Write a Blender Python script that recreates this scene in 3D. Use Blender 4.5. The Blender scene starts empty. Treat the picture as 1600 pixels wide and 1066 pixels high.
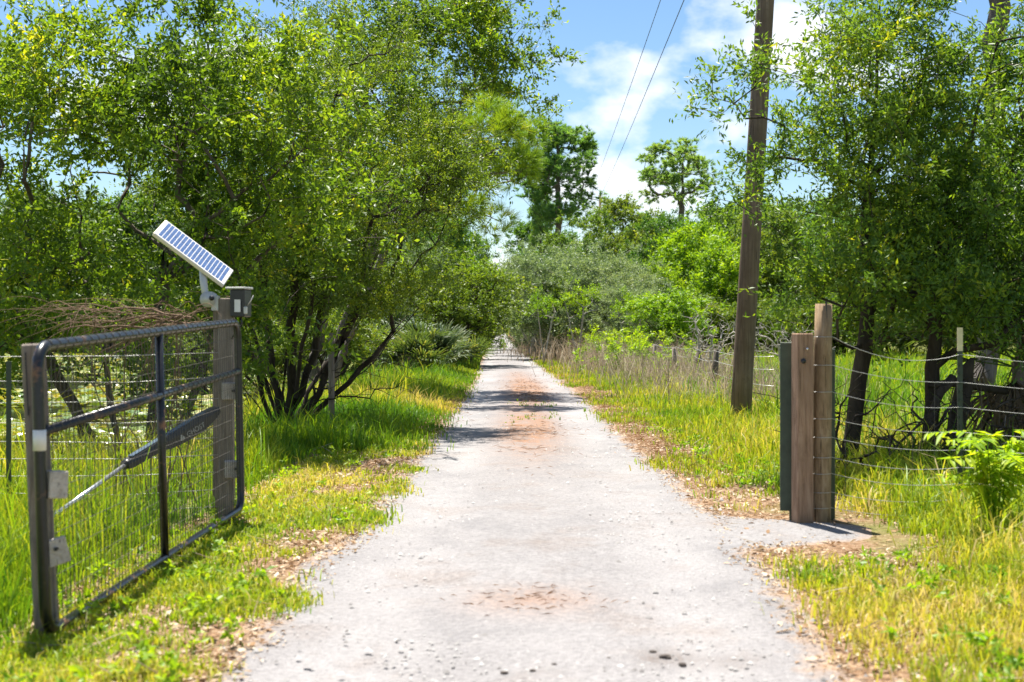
import bpy, math, random
import numpy as np
from mathutils import Vector, Matrix

random.seed(7)
SC = bpy.context.scene
COL = SC.collection

# ------------------------------------------------------------------ camera
F = 2222.0            # focal length in photo pixels (50 mm on 36 mm, 1600 px wide)
CH = 1.30             # eye height
HOR = 515.0           # horizon row in the photo
cam_d = bpy.data.cameras.new('camera'); cam = bpy.data.objects.new('camera', cam_d); COL.objects.link(cam)
cam.location = (0, 0, CH); cam.rotation_euler = (math.radians(90), 0, 0)
cam_d.sensor_width = 36; cam_d.lens = 36 * F / 1600
cam_d.shift_y = -(533 - HOR) / 1600
cam_d.clip_start = 0.1; cam_d.clip_end = 4000
cam_d.dof.use_dof = True; cam_d.dof.focus_distance = 19; cam_d.dof.aperture_fstop = 3.5
SC.camera = cam

# ------------------------------------------------------------------ light
SUN_EL = math.radians(68); SUN_AZ = math.radians(-18)      # azimuth from +Y towards +X
world = bpy.data.worlds.new('World'); SC.world = world; world.use_nodes = True
nt = world.node_tree; nt.nodes.clear()
def N(nt, typ, **kw):
    n = nt.nodes.new(typ)
    for k, v in kw.items():
        if k.startswith('_'): setattr(n, k[1:], v)
        else: n.inputs[k.replace('_', ' ')].default_value = v
    return n
wout = N(nt, 'ShaderNodeOutputWorld'); bg = N(nt, 'ShaderNodeBackground'); bg.inputs[1].default_value = 0.056
sky = N(nt, 'ShaderNodeTexSky'); sky.sky_type = 'NISHITA'; sky.sun_disc = False
sky.sun_elevation = SUN_EL; sky.sun_rotation = SUN_AZ; sky.altitude = 10; sky.air_density = 1.0; sky.dust_density = 0.15; sky.ozone_density = 3.5
tc = N(nt, 'ShaderNodeTexCoord')
mp = N(nt, 'ShaderNodeMapping'); mp.inputs['Location'].default_value = (3.755, 0.1, 0.3); mp.inputs['Scale'].default_value = (1, 1, 1.7)
nz = N(nt, 'ShaderNodeTexNoise'); nz.inputs['Scale'].default_value = 7.5; nz.inputs['Detail'].default_value = 7; nz.inputs['Roughness'].default_value = 0.52
cr = N(nt, 'ShaderNodeValToRGB'); cr.color_ramp.elements[0].position = 0.53; cr.color_ramp.elements[1].position = 0.66
mx = N(nt, 'ShaderNodeMix'); mx.data_type = 'RGBA'
mx.inputs[7].default_value = (8.8, 8.9, 9.1, 1)
nt.links.new(tc.outputs['Generated'], mp.inputs['Vector']); nt.links.new(mp.outputs[0], nz.inputs['Vector'])
nt.links.new(nz.outputs['Fac'], cr.inputs[0]); nt.links.new(cr.outputs[0], mx.inputs[0])
hs_ = N(nt, 'ShaderNodeHueSaturation'); hs_.inputs['Saturation'].default_value = 1.10; nt.links.new(sky.outputs[0], hs_.inputs['Color']); nt.links.new(hs_.outputs[0], mx.inputs[6])
nt.links.new(mx.outputs[2], bg.inputs[0]); nt.links.new(bg.outputs[0], wout.inputs[0])

sd = bpy.data.lights.new('sun', 'SUN'); sd.energy = 5.0; sd.angle = math.radians(0.55); sd.color = (1.0, 0.95, 0.86)
sun = bpy.data.objects.new('sun', sd); COL.objects.link(sun)
to_sun = Vector((math.sin(SUN_AZ) * math.cos(SUN_EL), math.cos(SUN_AZ) * math.cos(SUN_EL), math.sin(SUN_EL)))
sun.rotation_euler = to_sun.to_track_quat('Z', 'Y').to_euler(); sun.location = (0, 0, 30)
SC.view_settings.view_transform = 'Standard'; SC.view_settings.look = 'None'
SC.view_settings.exposure = 1.42; SC.view_settings.gamma = 1.0; SC.view_settings.use_curve_mapping = False
cy = SC.cycles
cy.max_bounces = 7; cy.diffuse_bounces = 4; cy.glossy_bounces = 3; cy.transmission_bounces = 6; cy.transparent_max_bounces = 8
cy.sample_clamp_indirect = 6.0; cy.caustics_reflective = False; cy.caustics_refractive = False

# ------------------------------------------------------------------ helpers
def px(x, y, d):
    """photo pixel at distance d along the view -> world point"""
    return Vector(((x - 800) / F * d, d, CH - (y - HOR) / F * d))

def vnoise(x, y, scale, seed=0):
    x = np.asarray(x, float) / scale + seed * 17.3; y = np.asarray(y, float) / scale + seed * 9.1
    xi = np.floor(x); yi = np.floor(y); fx = x - xi; fy = y - yi
    fx = fx * fx * (3 - 2 * fx); fy = fy * fy * (3 - 2 * fy)
    def h(a, b):
        v = np.sin(a * 127.1 + b * 311.7 + seed * 74.7) * 43758.5453
        return v - np.floor(v)
    return (h(xi, yi) * (1 - fx) + h(xi + 1, yi) * fx) * (1 - fy) + (h(xi, yi + 1) * (1 - fx) + h(xi + 1, yi + 1) * fx) * fy

def fbm(x, y, scale, seed=0):
    return (vnoise(x, y, scale, seed) * 0.55 + vnoise(x, y, scale / 2.1, seed + 1) * 0.3 + vnoise(x, y, scale / 4.3, seed + 2) * 0.15)

def sstep(a, b, v):
    t = np.clip((np.asarray(v, float) - a) / (b - a), 0, 1); return t * t * (3 - 2 * t)

RC_Y = [0, 5, 10, 20, 34, 64, 100, 144, 220, 290, 420, 1600]
RC_X = [0.0, 0.04, 0.2, 0.2, 0.17, -0.25, -0.6, -1.0, -1.6, -2.6, -9, -60]
def road_c(y): return np.interp(y, RC_Y, RC_X)
def road_w(y): return np.interp(y, [0, 5, 10, 20, 34, 64, 400], [1.22, 1.22, 1.30, 1.2, 1.12, 1.15, 1.1])

def pond_d(x, y):
    """>0 inside the pond"""
    x = np.asarray(x, float); y = np.asarray(y, float)
    edge = -4.6 - 0.10 * np.clip(y - 17, 0, 60) + (vnoise(y, x * 0, 6, 3) - 0.5) * 1.6
    a = (edge - x); b = (y - 16.2) + (vnoise(x, y * 0, 3.5, 5) - .5) * 1.4; c = 105 - y; e = x + 70
    return np.minimum(np.minimum(a, b), np.minimum(c, e))
PZ = -0.42
def gz(x, y):
    x = np.asarray(x, float); y = np.asarray(y, float)
    s = np.abs(x - road_c(y))
    off = sstep(1.3, 5, s)
    z = off * ((fbm(x, y, 5, 11) - 0.5) * 0.22 - 0.05)
    z = z - 0.06 * sstep(1.2, 2.2, road_c(y) - x) * sstep(9, 6, y)
    p = pond_d(x, y)
    z = z - 0.75 * sstep(-2.5, 1.2, p)
    z = z + 2.2 * sstep(200, 420, y) + 0.10 * sstep(15, 40, s) * (x > 0)
    return z
def gzf(x, y): return float(gz(x, y))

def set_attr(me, name, arr):
    a = me.attributes.new(name, 'FLOAT', 'POINT'); a.data.foreach_set('value', np.ascontiguousarray(arr, np.float32))

def np_mesh(name, V, Fc, tint=None, smooth=False, extra=None):
    V = np.ascontiguousarray(V, np.float32); Fc = np.ascontiguousarray(Fc, np.int32)
    k = Fc.shape[1]
    me = bpy.data.meshes.new(name)
    me.vertices.add(len(V)); me.vertices.foreach_set('co', V.ravel())
    me.loops.add(Fc.size); me.loops.foreach_set('vertex_index', Fc.ravel())
    me.polygons.add(len(Fc)); me.polygons.foreach_set('loop_start', np.arange(0, Fc.size, k, dtype=np.int32))
    try: me.polygons.foreach_set('loop_total', np.full(len(Fc), k, np.int32))
    except Exception: pass
    if smooth: me.polygons.foreach_set('use_smooth', np.ones(len(Fc), bool))
    if tint is not None: set_attr(me, 'tint', tint)
    for kk, vv in (extra or {}).items(): set_attr(me, kk, vv)
    me.update(calc_edges=True)
    return me

def link(name, me, mat, parent=None, loc=None):
    o = bpy.data.objects.new(name, me); COL.objects.link(o)
    if mat is not None and me is not None and not me.materials: me.materials.append(mat)
    if parent is not None: o.parent = parent
    if loc is not None: o.location = loc
    return o

def tag(o, label=None, cat=None, group=None, kind=None):
    if label: o['label'] = label
    if cat: o['category'] = cat
    if group: o['group'] = group
    if kind: o['kind'] = kind
    return o

def thing(name, loc, label, cat, group=None):
    o = bpy.data.objects.new(name, None); COL.objects.link(o); o.location = loc
    o.empty_display_size = 0.1
    return tag(o, label, cat, group)

def perp(t):
    t = Vector(t).normalized(); r = Vector((0, 0, 1)) if abs(t.z) < 0.9 else Vector((1, 0, 0))
    u = t.cross(r).normalized(); return u, t.cross(u).normalized()

class G:
    """collects shapes in world space, builds ONE mesh object relative to its parent's base"""
    def __init__(s): s.v = []; s.f = []
    def tube(s, pts, r, n=10, cap=True, closed=False):
        pts = [Vector(p) for p in pts]; m = len(pts); b0 = len(s.v)
        rs = r if isinstance(r, (list, tuple)) else [r] * m
        u = None
        for i, p in enumerate(pts):
            a = pts[i - 1] if (i > 0 or closed) else p; c = pts[(i + 1) % m] if (i < m - 1 or closed) else p
            t = (c - a).normalized()
            if u is None: u, w = perp(t)
            else:
                u = (u - t * u.dot(t)).normalized(); w = t.cross(u)
            for k in range(n):
                an = 2 * math.pi * k / n
                s.v.append(p + (u * math.cos(an) + w * math.sin(an)) * rs[i])
        for i in range(m if closed else m - 1):
            j = (i + 1) % m
            for k in range(n):
                k2 = (k + 1) % n
                s.f.append((b0 + i * n + k, b0 + i * n + k2, b0 + j * n + k2, b0 + j * n + k))
        if cap and not closed:
            s.f.append(tuple(b0 + k for k in range(n))[::-1]); s.f.append(tuple(b0 + (m - 1) * n + k for k in range(n)))
        return s
    def box(s, c, sx, sy, sz, M=None, taper=1.0, bev=0.0):
        c = Vector(c); b0 = len(s.v)
        M = M or Matrix.Identity(3)
        e = bev
        if e <= 0:
            for z in (-1, 1):
                q = taper if z > 0 else 1
                for (x, y) in ((-1, -1), (1, -1), (1, 1), (-1, 1)):
                    s.v.append(c + M @ Vector((x * sx / 2 * q, y * sy / 2 * q, z * sz / 2)))
            for f in ((3, 2, 1, 0), (4, 5, 6, 7), (0, 1, 5, 4), (1, 2, 6, 5), (2, 3, 7, 6), (3, 0, 4, 7)):
                s.f.append(tuple(b0 + i for i in f))
        else:
            X, Y, Z = sx / 2, sy / 2, sz / 2
            ring = lambda a, b: [(-a + e, -b), (a - e, -b), (a, -b + e), (a, b - e), (a - e, b), (-a + e, b), (-a, b - e), (-a, -b + e)]
            lv = [(-Z, 1 - e / X, 1 - e / Y), (-Z + e, 1, 1), (Z - e, 1, 1), (Z, 1 - e / X, 1 - e / Y)]
            for z, qx, qy in lv:
                tt = (1 + (taper - 1) * (z + Z) / (2 * Z))
                for (x, y) in ring(X, Y): s.v.append(c + M @ Vector((x * qx * tt, y * qy * tt, z)))
            for i in range(3):
                for k in range(8):
                    k2 = (k + 1) % 8
                    s.f.append((b0 + i * 8 + k, b0 + i * 8 + k2, b0 + i * 8 + 8 + k2, b0 + i * 8 + 8 + k))
            s.f.append(tuple(b0 + k for k in range(8))[::-1]); s.f.append(tuple(b0 + 24 + k for k in range(8)))
        return s
    def build(s, name, mat, parent=None, smooth=False, base=None):
        o0 = Vector(base) if base is not None else (Vector(parent.location) if parent is not None and parent.type == 'EMPTY' else
              (Vector(parent['_b']) if parent is not None and '_b' in parent else Vector((0, 0, 0))))
        me = bpy.data.meshes.new(name); me.from_pydata([tuple(v - o0) for v in s.v], [], s.f)
        if smooth: me.polygons.foreach_set('use_smooth', np.ones(len(me.polygons), bool))
        me.update()
        o = link(name, me, mat, parent)
        if parent is None: o.location = o0
        return o

# sub-parts: parts keep the world base of their thing so that children line up
def sub(g, name, mat, part, root, smooth=False):
    me_o = g.build(name, mat, None, smooth, base=root.location); me_o.location = (0, 0, 0); me_o.parent = part
    return me_o

# ------------------------------------------------------------------ materials
def newmat(name):
    m = bpy.data.materials.new(name); m.use_nodes = True
    t = m.node_tree; t.nodes.clear()
    out = N(t, 'ShaderNodeOutputMaterial'); b = N(t, 'ShaderNodeBsdfPrincipled')
    t.links.new(b.outputs[0], out.inputs[0])
    return m, t, out, b
def ramp(t, fac, stops):
    c = N(t, 'ShaderNodeValToRGB'); e = c.color_ramp.elements
    while len(e) < len(stops): e.new(0.5)
    for i, (p, col) in enumerate(stops):
        e[i].position = p; e[i].color = (*col, 1)
    t.links.new(fac, c.inputs[0]); return c.outputs[0]
def noise(t, scale, detail=4, rough=0.55, vec=None, stretch=None, dist=0):
    n = N(t, 'ShaderNodeTexNoise'); n.inputs['Scale'].default_value = scale; n.inputs['Detail'].default_value = detail
    n.inputs['Roughness'].default_value = rough; n.inputs['Distortion'].default_value = dist
    if vec is None:
        vec = N(t, 'ShaderNodeTexCoord').outputs['Object']
    if stretch:
        m = N(t, 'ShaderNodeMapping'); m.inputs['Scale'].default_value = stretch; t.links.new(vec, m.inputs[0]); vec = m.outputs[0]
    t.links.new(vec, n.inputs['Vector']); return n.outputs['Fac']
def attr(t, name):
    a = N(t, 'ShaderNodeAttribute'); a.attribute_name = name; return a.outputs['Fac']
def mixc(t, fac, a, b, mode='MIX'):
    m = N(t, 'ShaderNodeMix'); m.data_type = 'RGBA'; m.blend_type = mode
    for s, v in ((0, fac), (6, a), (7, b)):
        if isinstance(v, (int, float)): m.inputs[s].default_value = v
        elif isinstance(v, tuple): m.inputs[s].default_value = (*v, 1)
        else: t.links.new(v, m.inputs[s])
    return m.outputs[2]
def math_(t, op, a, b=0.0, clamp=False):
    m = N(t, 'ShaderNodeMath'); m.operation = op; m.use_clamp = clamp
    for s, v in ((0, a), (1, b)):
        if isinstance(v, (int, float)): m.inputs[s].default_value = v
        else: t.links.new(v, m.inputs[s])
    return m.outputs[0]
def bump(t, b, h, strength=0.4, dist=0.01):
    n = N(t, 'ShaderNodeBump'); n.inputs['Strength'].default_value = strength; n.inputs['Distance'].default_value = dist
    t.links.new(h, n.inputs['Height']); t.links.new(n.outputs[0], b.inputs['Normal'])
def simple(name, col, rough=0.5, metal=0.0, var=0.15, scale=20, spec=None, bumpy=0.0):
    m, t, out, b = newmat(name)
    f = noise(t, scale, 4)
    c = ramp(t, f, [(0.25, tuple(v * (1 - var) for v in col)), (0.75, tuple(min(1, v * (1 + var)) for v in col))])
    t.links.new(c, b.inputs['Base Color']); b.inputs['Roughness'].default_value = rough; b.inputs['Metallic'].default_value = metal
    if spec is not None: b.inputs['Specular IOR Level'].default_value = spec
    if bumpy: bump(t, b, f, bumpy, 0.005)
    return m
def leafmat(name, stops, trans=0.42, tgain=(1.75, 1.6, 0.42), rough=0.45, spec=0.3, objvar=0.0):
    m, t, out, b = newmat(name)
    c = ramp(t, attr(t, 'tint'), stops)
    if objvar:
        oi = N(t, 'ShaderNodeObjectInfo'); h = N(t, 'ShaderNodeHueSaturation')
        t.links.new(math_(t, 'ADD', math_(t, 'MULTIPLY', oi.outputs['Random'], objvar * 0.12), 0.5 - objvar * 0.06), h.inputs['Hue'])
        t.links.new(math_(t, 'ADD', math_(t, 'MULTIPLY', oi.outputs['Random'], -objvar * 0.6), 1 + objvar * 0.3), h.inputs['Value'])
        t.links.new(c, h.inputs['Color']); c = h.outputs[0]
    t.links.new(c, b.inputs['Base Color']); b.inputs['Roughness'].default_value = rough; b.inputs['Specular IOR Level'].default_value = spec
    tr = N(t, 'ShaderNodeBsdfTranslucent'); t.links.new(mixc(t, 1.0, c, tgain, 'MULTIPLY'), tr.inputs[0])
    mxs = N(t, 'ShaderNodeMixShader'); mxs.inputs[0].default_value = trans
    t.links.new(b.outputs[0], mxs.inputs[1]); t.links.new(tr.outputs[0], mxs.inputs[2]); t.links.new(mxs.outputs[0], out.inputs[0])
    return m
def barkmat(name, c1, c2, sc=9, st=0.6):
    m, t, out, b = newmat(name)
    f = noise(t, sc, 6, 0.65, stretch=(1, 1, 0.25), dist=0.4)
    t.links.new(ramp(t, f, [(0.3, c1), (0.7, c2)]), b.inputs['Base Color']); b.inputs['Roughness'].default_value = 0.95
    b.inputs['Specular IOR Level'].default_value = 0.15
    bump(t, b, f, st, 0.03); return m
def woodmat(name, c1, c2, c3, st=(9, 9, 0.7), sc=6, rough=0.85, crack=0.5):
    m, t, out, b = newmat(name)
    g = noise(t, sc, 6, 0.6, stretch=st, dist=0.6); w = noise(t, 2.2, 3, 0.5)
    c = ramp(t, g, [(0.25, c1), (0.5, c2), (0.75, c3)])
    c = mixc(t, ramp(t, w, [(0.35, (0, 0, 0)), (0.7, (1, 1, 1))]), c, tuple(v * 0.62 for v in c2))
    ck = noise(t, sc * 1.7, 3, 0.5, stretch=(st[0] * 1.3, st[1] * 1.3, st[2] * .35), dist=0.3)
    ckm = ramp(t, ck, [(0.33, (1, 1, 1)), (0.37, (0, 0, 0))]); c = mixc(t, math_(t, 'MULTIPLY', ckm, .8), c, tuple(v * .35 for v in c1))
    sp_ = noise(t, 11, 5, .65); c = mixc(t, math_(t, 'MULTIPLY', ramp(t, sp_, [(.55, (0, 0, 0)), (.72, (1, 1, 1))]), .45), c, c1)
    t.links.new(c, b.inputs['Base Color']); b.inputs['Roughness'].default_value = rough; b.inputs['Specular IOR Level'].default_value = 0.2
    bump(t, b, math_(t, 'SUBTRACT', g, ckm), crack, 0.012); return m

M = {}
OAK = [(0.0, (0.050, 0.100, 0.017)), (0.4, (0.112, 0.200, 0.024)), (0.75, (0.215, 0.31, 0.030)), (1.0, (0.42, 0.41, 0.04))]
M['leaf_oak'] = leafmat('leaf_oak', OAK, trans=0.46)
M['leaf_fine'] = leafmat('leaf_fine', [(0, (0.052, 0.095, 0.018)), (0.5, (0.115, 0.188, 0.028)), (0.85, (0.205, 0.275, 0.032)), (1, (0.31, 0.32, 0.04))], trans=0.44)
M['leaf_right'] = leafmat('leaf_right', [(0, (0.048, 0.105, 0.026)), (0.45, (0.105, 0.195, 0.032)), (0.8, (0.205, 0.295, 0.032)), (1, (0.36, 0.37, 0.03))], trans=0.46)
M['leaf_far'] = leafmat('leaf_far', [(0, (0.065, 0.13, 0.032)), (0.5, (0.12, 0.215, 0.040)), (1, (0.23, 0.30, 0.04))], objvar=0.5)
M['leaf_willow'] = leafmat('leaf_willow', [(0, (0.12, 0.19, 0.09)), (0.5, (0.20, 0.285, 0.135)), (1, (0.29, 0.36, 0.15))], trans=0.36, tgain=(1.3, 1.25, 0.7), objvar=0.4)
M['leaf_lime'] = leafmat('leaf_lime', [(0, (0.11, 0.22, 0.018)), (0.5, (0.18, 0.31, 0.020)), (1, (0.29, 0.40, 0.022))], trans=0.45, objvar=0.1)
M['needle_far'] = leafmat('needle_far', [(0, (0.10, 0.20, 0.085)), (0.5, (0.17, 0.29, 0.105)), (1, (0.27, 0.37, 0.11))], trans=0.5, objvar=0.3)
M['needle_lime'] = leafmat('needle_lime', [(0, (0.08, 0.17, 0.02)), (0.5, (0.19, 0.30, 0.03)), (1, (0.42, 0.42, 0.04))], trans=0.45)
M['palm'] = leafmat('palm', [(0, (0.045, 0.085, 0.035)), (0.6, (0.10, 0.155, 0.06)), (1, (0.26, 0.27, 0.11))], trans=0.3, rough=0.5, spec=0.3)
M['palm_dead'] = leafmat('palm_dead', [(0, (0.10, 0.07, 0.045)), (0.6, (0.19, 0.14, 0.09)), (1, (0.30, 0.24, 0.17))], trans=0.15, tgain=(1.1, 1, 0.8), rough=0.8)
M['fern'] = leafmat('fern', [(0, (0.15, 0.28, 0.015)), (0.6, (0.27, 0.40, 0.02)), (1, (0.42, 0.46, 0.03))], trans=0.5, spec=.15)
M['grass'] = leafmat('grass', [(0, (0.06, 0.16, 0.012)), (0.3, (0.13, 0.26, 0.014)), (0.6, (0.28, 0.36, 0.018)), (0.84, (0.46, 0.42, 0.05)), (1, (0.58, 0.46, 0.21))], trans=0.42, tgain=(1.3, 1.25, 0.6), rough=0.5)
M['dry_weed'] = leafmat('dry_weed', [(0, (0.20, 0.145, 0.095)), (0.5, (0.33, 0.26, 0.19)), (1, (0.50, 0.43, 0.31))], trans=0.2, tgain=(1, 1, 1), rough=0.9, spec=0.1)
M['litter'] = leafmat('litter', [(0, (0.12, 0.06, 0.03)), (0.35, (0.30, 0.18, 0.09)), (0.7, (0.45, 0.33, 0.21)), (1, (0.62, 0.53, 0.42))], trans=0.15, tgain=(1, 0.9, 0.7), rough=0.8)
M['straw'] = leafmat('straw', [(0, (0.13, 0.06, 0.03)), (0.6, (0.26, 0.14, 0.07)), (1, (0.38, 0.25, 0.14))], trans=0.1, tgain=(1, .9, .7), rough=0.8)
M['pad'] = leafmat('pad', [(0, (0.10, 0.18, 0.03)), (0.5, (0.19, 0.25, 0.04)), (0.85, (0.36, 0.34, 0.10)), (1, (0.45, 0.40, 0.18))], trans=0.2, rough=0.28, spec=0.6)
M['bark_oak'] = barkmat('bark_oak', (0.05, 0.042, 0.034), (0.17, 0.145, 0.115))
M['bark_dark'] = barkmat('bark_dark', (0.022, 0.018, 0.014), (0.085, 0.07, 0.055))
M['bark_pine'] = barkmat('bark_pine', (0.055, 0.048, 0.045), (0.19, 0.165, 0.15), 7, 0.9)
M['bark_pale'] = barkmat('bark_pale', (0.26, 0.24, 0.21), (0.46, 0.43, 0.38))
M['twig_dead'] = barkmat('twig_dead', (0.15, 0.12, 0.10), (0.34, 0.29, 0.25))
M['vine_dead'] = barkmat('vine_dead', (0.09, 0.058, 0.038), (0.25, 0.17, 0.115))
M['wood_grey'] = woodmat('wood_grey', (0.12, 0.095, 0.075), (0.29, 0.24, 0.20), (0.42, 0.36, 0.31))
M['wood_brown'] = woodmat('wood_brown', (0.15, 0.085, 0.05), (0.34, 0.215, 0.14), (0.46, 0.32, 0.22))
M['wood_round'] = woodmat('wood_round', (0.13, 0.085, 0.045), (0.33, 0.225, 0.13), (0.47, 0.36, 0.24), st=(6, 6, 1.2))
M['wood_pole'] = woodmat('wood_pole', (0.085, 0.06, 0.042), (0.185, 0.14, 0.10), (0.27, 0.215, 0.16), st=(7, 7, 0.22), sc=5)
M['wood_block'] = woodmat('wood_block', (0.30, 0.26, 0.22), (0.48, 0.43, 0.38), (0.60, 0.55, 0.50), st=(8, 8, 8))
M['green_board'] = simple('green_board', (0.045, 0.065, 0.04), 0.6, 0, 0.3, 14, bumpy=0.2)
M['green_post'] = simple('green_post', (0.03, 0.045, 0.03), 0.5, 0, 0.3, 20)
M['post_tip'] = simple('post_tip', (0.62, 0.55, 0.34), 0.6)
M['white'] = simple('white', (0.72, 0.70, 0.67), 0.5, 0, 0.12, 12)
M['chrome'] = simple('chrome', (0.72, 0.72, 0.74), 0.25, 0.9, 0.06)
M['black'] = simple('black', (0.018, 0.018, 0.02), 0.38, 0, 0.3, 30)
M['letter'] = simple('letter', (0.33, 0.33, 0.31), 0.6)
M['cream'] = simple('cream', (0.72, 0.66, 0.55), 0.45, 0.2, 0.08)
M['bracket'] = simple('bracket', (0.50, 0.50, 0.47), 0.5, 0.3, 0.12)
M['wire'] = simple('wire', (0.46, 0.45, 0.43), 0.45, 0.7, 0.2, 40)
M['wire_dark'] = simple('wire_dark', (0.10, 0.09, 0.075), 0.7, 0.2, 0.3, 40)
M['cable'] = simple('cable', (0.05, 0.05, 0.05), 0.6)
# solar cells : blue silicon with fine bus bars
m, t, out, b = newmat('cells')
f = noise(t, 60, 2); t.links.new(ramp(t, f, [(0.3, (0.045, 0.085, 0.20)), (0.7, (0.08, 0.14, 0.29))]), b.inputs['Base Color'])
b.inputs['Roughness'].default_value = 0.22; b.inputs['Specular IOR Level'].default_value = 0.7; M['cells'] = m
# gate tube: dark paint, rust in patches
m, t, out, b = newmat('gate_paint')
f = noise(t, 5, 5, 0.6); g2 = noise(t, 45, 4, 0.6)
rust = ramp(t, math_(t, 'ADD', math_(t, 'MULTIPLY', f, 0.75), math_(t, 'MULTIPLY', g2, 0.25)), [(0.57, (0, 0, 0)), (0.66, (1, 1, 1))])
t.links.new(mixc(t, rust, ramp(t, g2, [(0.3, (0.006, 0.0065, 0.0075)), (0.7, (0.012, 0.0135, 0.016))]), (0.20, 0.10, 0.05)), b.inputs['Base Color'])
t.links.new(math_(t, 'ADD', math_(t, 'MULTIPLY', rust, 0.4), 0.30), b.inputs['Roughness'])
b.inputs['Specular IOR Level'].default_value = 0.5; b.inputs['Coat Weight'].default_value = 0.0; b.inputs['Coat Roughness'].default_value = 0.2
bump(t, b, g2, 0.12, 0.003); M['gate_paint'] = m
# ground: leaf-littered sandy soil by the road, mossy thatch away from it ('side' = metres from the road edge)
m, t, out, b = newmat('soil')
oc = N(t, 'ShaderNodeTexCoord').outputs['Object']
n1 = noise(t, 1.1, 5, 0.6, oc); n2 = noise(t, 22, 5, 0.65, oc); n3 = noise(t, 90, 3, 0.6, oc)
litter = ramp(t, n2, [(0.2, (0.09, 0.045, 0.025)), (0.45, (0.21, 0.125, 0.07)), (0.62, (0.30, 0.21, 0.14)), (0.85, (0.42, 0.35, 0.28))])
thatch = ramp(t, n2, [(0.25, (0.055, 0.065, 0.02)), (0.5, (0.13, 0.15, 0.035)), (0.8, (0.30, 0.26, 0.10))])
fac = math_(t, 'ADD', math_(t, 'MULTIPLY', attr(t, 'side'), 0.55), math_(t, 'MULTIPLY', math_(t, 'SUBTRACT', n1, 0.5), 2.2))
c = mixc(t, ramp(t, fac, [(0.25, (0, 0, 0)), (0.8, (1, 1, 1))]), litter, thatch)
t.links.new(c, b.inputs['Base Color']); b.inputs['Roughness'].default_value = 0.95; b.inputs['Specular IOR Level'].default_value = 0.1
bump(t, b, math_(t, 'ADD', n2, math_(t, 'MULTIPLY', n3, 0.5)), 0.8, 0.03); M['soil'] = m
# road: crushed pale limestone. 'edge' 0 middle..1 edge ; stains sit at fixed spots of the road
m, t, out, b = newmat('limestone')
oc = N(t, 'ShaderNodeTexCoord').outputs['Object']
n0 = noise(t, 0.5, 4, 0.55, oc, stretch=(1.6, 0.5, 1)); n1 = noise(t, 3.2, 5, 0.6, oc); n2 = noise(t, 34, 5, 0.7, oc); n3 = noise(t, 140, 3, 0.7, oc)
vo = N(t, 'ShaderNodeTexVoronoi'); vo.inputs['Scale'].default_value = 60; t.links.new(oc, vo.inputs['Vector'])
base = ramp(t, n0, [(0.30, (0.215, 0.198, 0.19)), (0.5, (0.30, 0.282, 0.27)), (0.7, (0.40, 0.375, 0.355))])
base = mixc(t, ramp(t, n1, [(0.42, (0, 0, 0)), (0.75, (0.6, 0.6, 0.6))]), base, (0.46, 0.435, 0.41))
base = mixc(t, 0.55, base, ramp(t, n2, [(0.25, (0.10, 0.092, 0.088)), (0.5, (0.33, 0.31, 0.295)), (0.75, (0.52, 0.49, 0.465))]))
base = mixc(t, math_(t, 'MULTIPLY', attr(t, 'track'), ramp(t, n0, [(0.3, (.25, .25, .25)), (0.65, (.75, .75, .75))])), mixc(t, 0.22, base, (0.10, 0.10, 0.10)), mixc(t, 0.5, base, (0.42, 0.40, 0.38)))
n4 = noise(t, 1.3, 6, 0.68, oc, stretch=(1, .7, 1))
base = mixc(t, math_(t, 'MULTIPLY', ramp(t, n4, [(0.52, (0, 0, 0)), (0.70, (1, 1, 1))]), .55), base, ramp(t, n2, [(0.3, (0.13, 0.095, 0.075)), (0.7, (0.34, 0.28, 0.235))]))
base = mixc(t, math_(t, 'MULTIPLY', ramp(t, n4, [(0.30, (1, 1, 1)), (0.46, (0, 0, 0))]), .45), base, (0.17, 0.165, 0.165))
speck = ramp(t, n3, [(0.31, (1, 1, 1)), (0.40, (0, 0, 0))])
base = mixc(t, math_(t, 'MULTIPLY', speck, 0.8), base, (0.07, 0.06, 0.055))
base = mixc(t, 1.0, base, (0.82, 0.83, 0.865), 'MULTIPLY')
brown = math_(t, 'MULTIPLY', attr(t, 'straw'), ramp(t, math_(t, 'ADD', math_(t, 'MULTIPLY', n2, 0.5), math_(t, 'MULTIPLY', n1, 0.5)), [(0.36, (0, 0, 0)), (0.56, (1, 1, 1))]))
base = mixc(t, brown, base, ramp(t, n2, [(0.3, (0.16, 0.075, 0.04)), (0.7, (0.33, 0.19, 0.11))]))
ed = math_(t, 'ADD', attr(t, 'edge'), math_(t, 'MULTIPLY', math_(t, 'SUBTRACT', n1, 0.5), 0.5))
base = mixc(t, ramp(t, ed, [(0.86, (0, 0, 0)), (1.04, (1, 1, 1))]), base, ramp(t, n2, [(0.25, (0.15, 0.085, 0.05)), (0.5, (0.29, 0.20, 0.135)), (0.8, (0.42, 0.34, 0.27))]))
base = mixc(t, math_(t, 'MULTIPLY', attr(t, 'stain'), ramp(t, n2, [(0.35, (0, 0, 0)), (0.6, (1, 1, 1))])), base, (0.10, 0.075, 0.06))
t.links.new(base, b.inputs['Base Color']); b.inputs['Roughness'].default_value = 0.95; b.inputs['Specular IOR Level'].default_value = 0.12
hh = math_(t, 'ADD', math_(t, 'MULTIPLY', n2, 0.7), math_(t, 'MULTIPLY', vo.outputs['Distance'], 0.5))
bump(t, b, hh, 0.7, 0.02); M['limestone'] = m
m, t, out, b = newmat('pebble')
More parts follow.
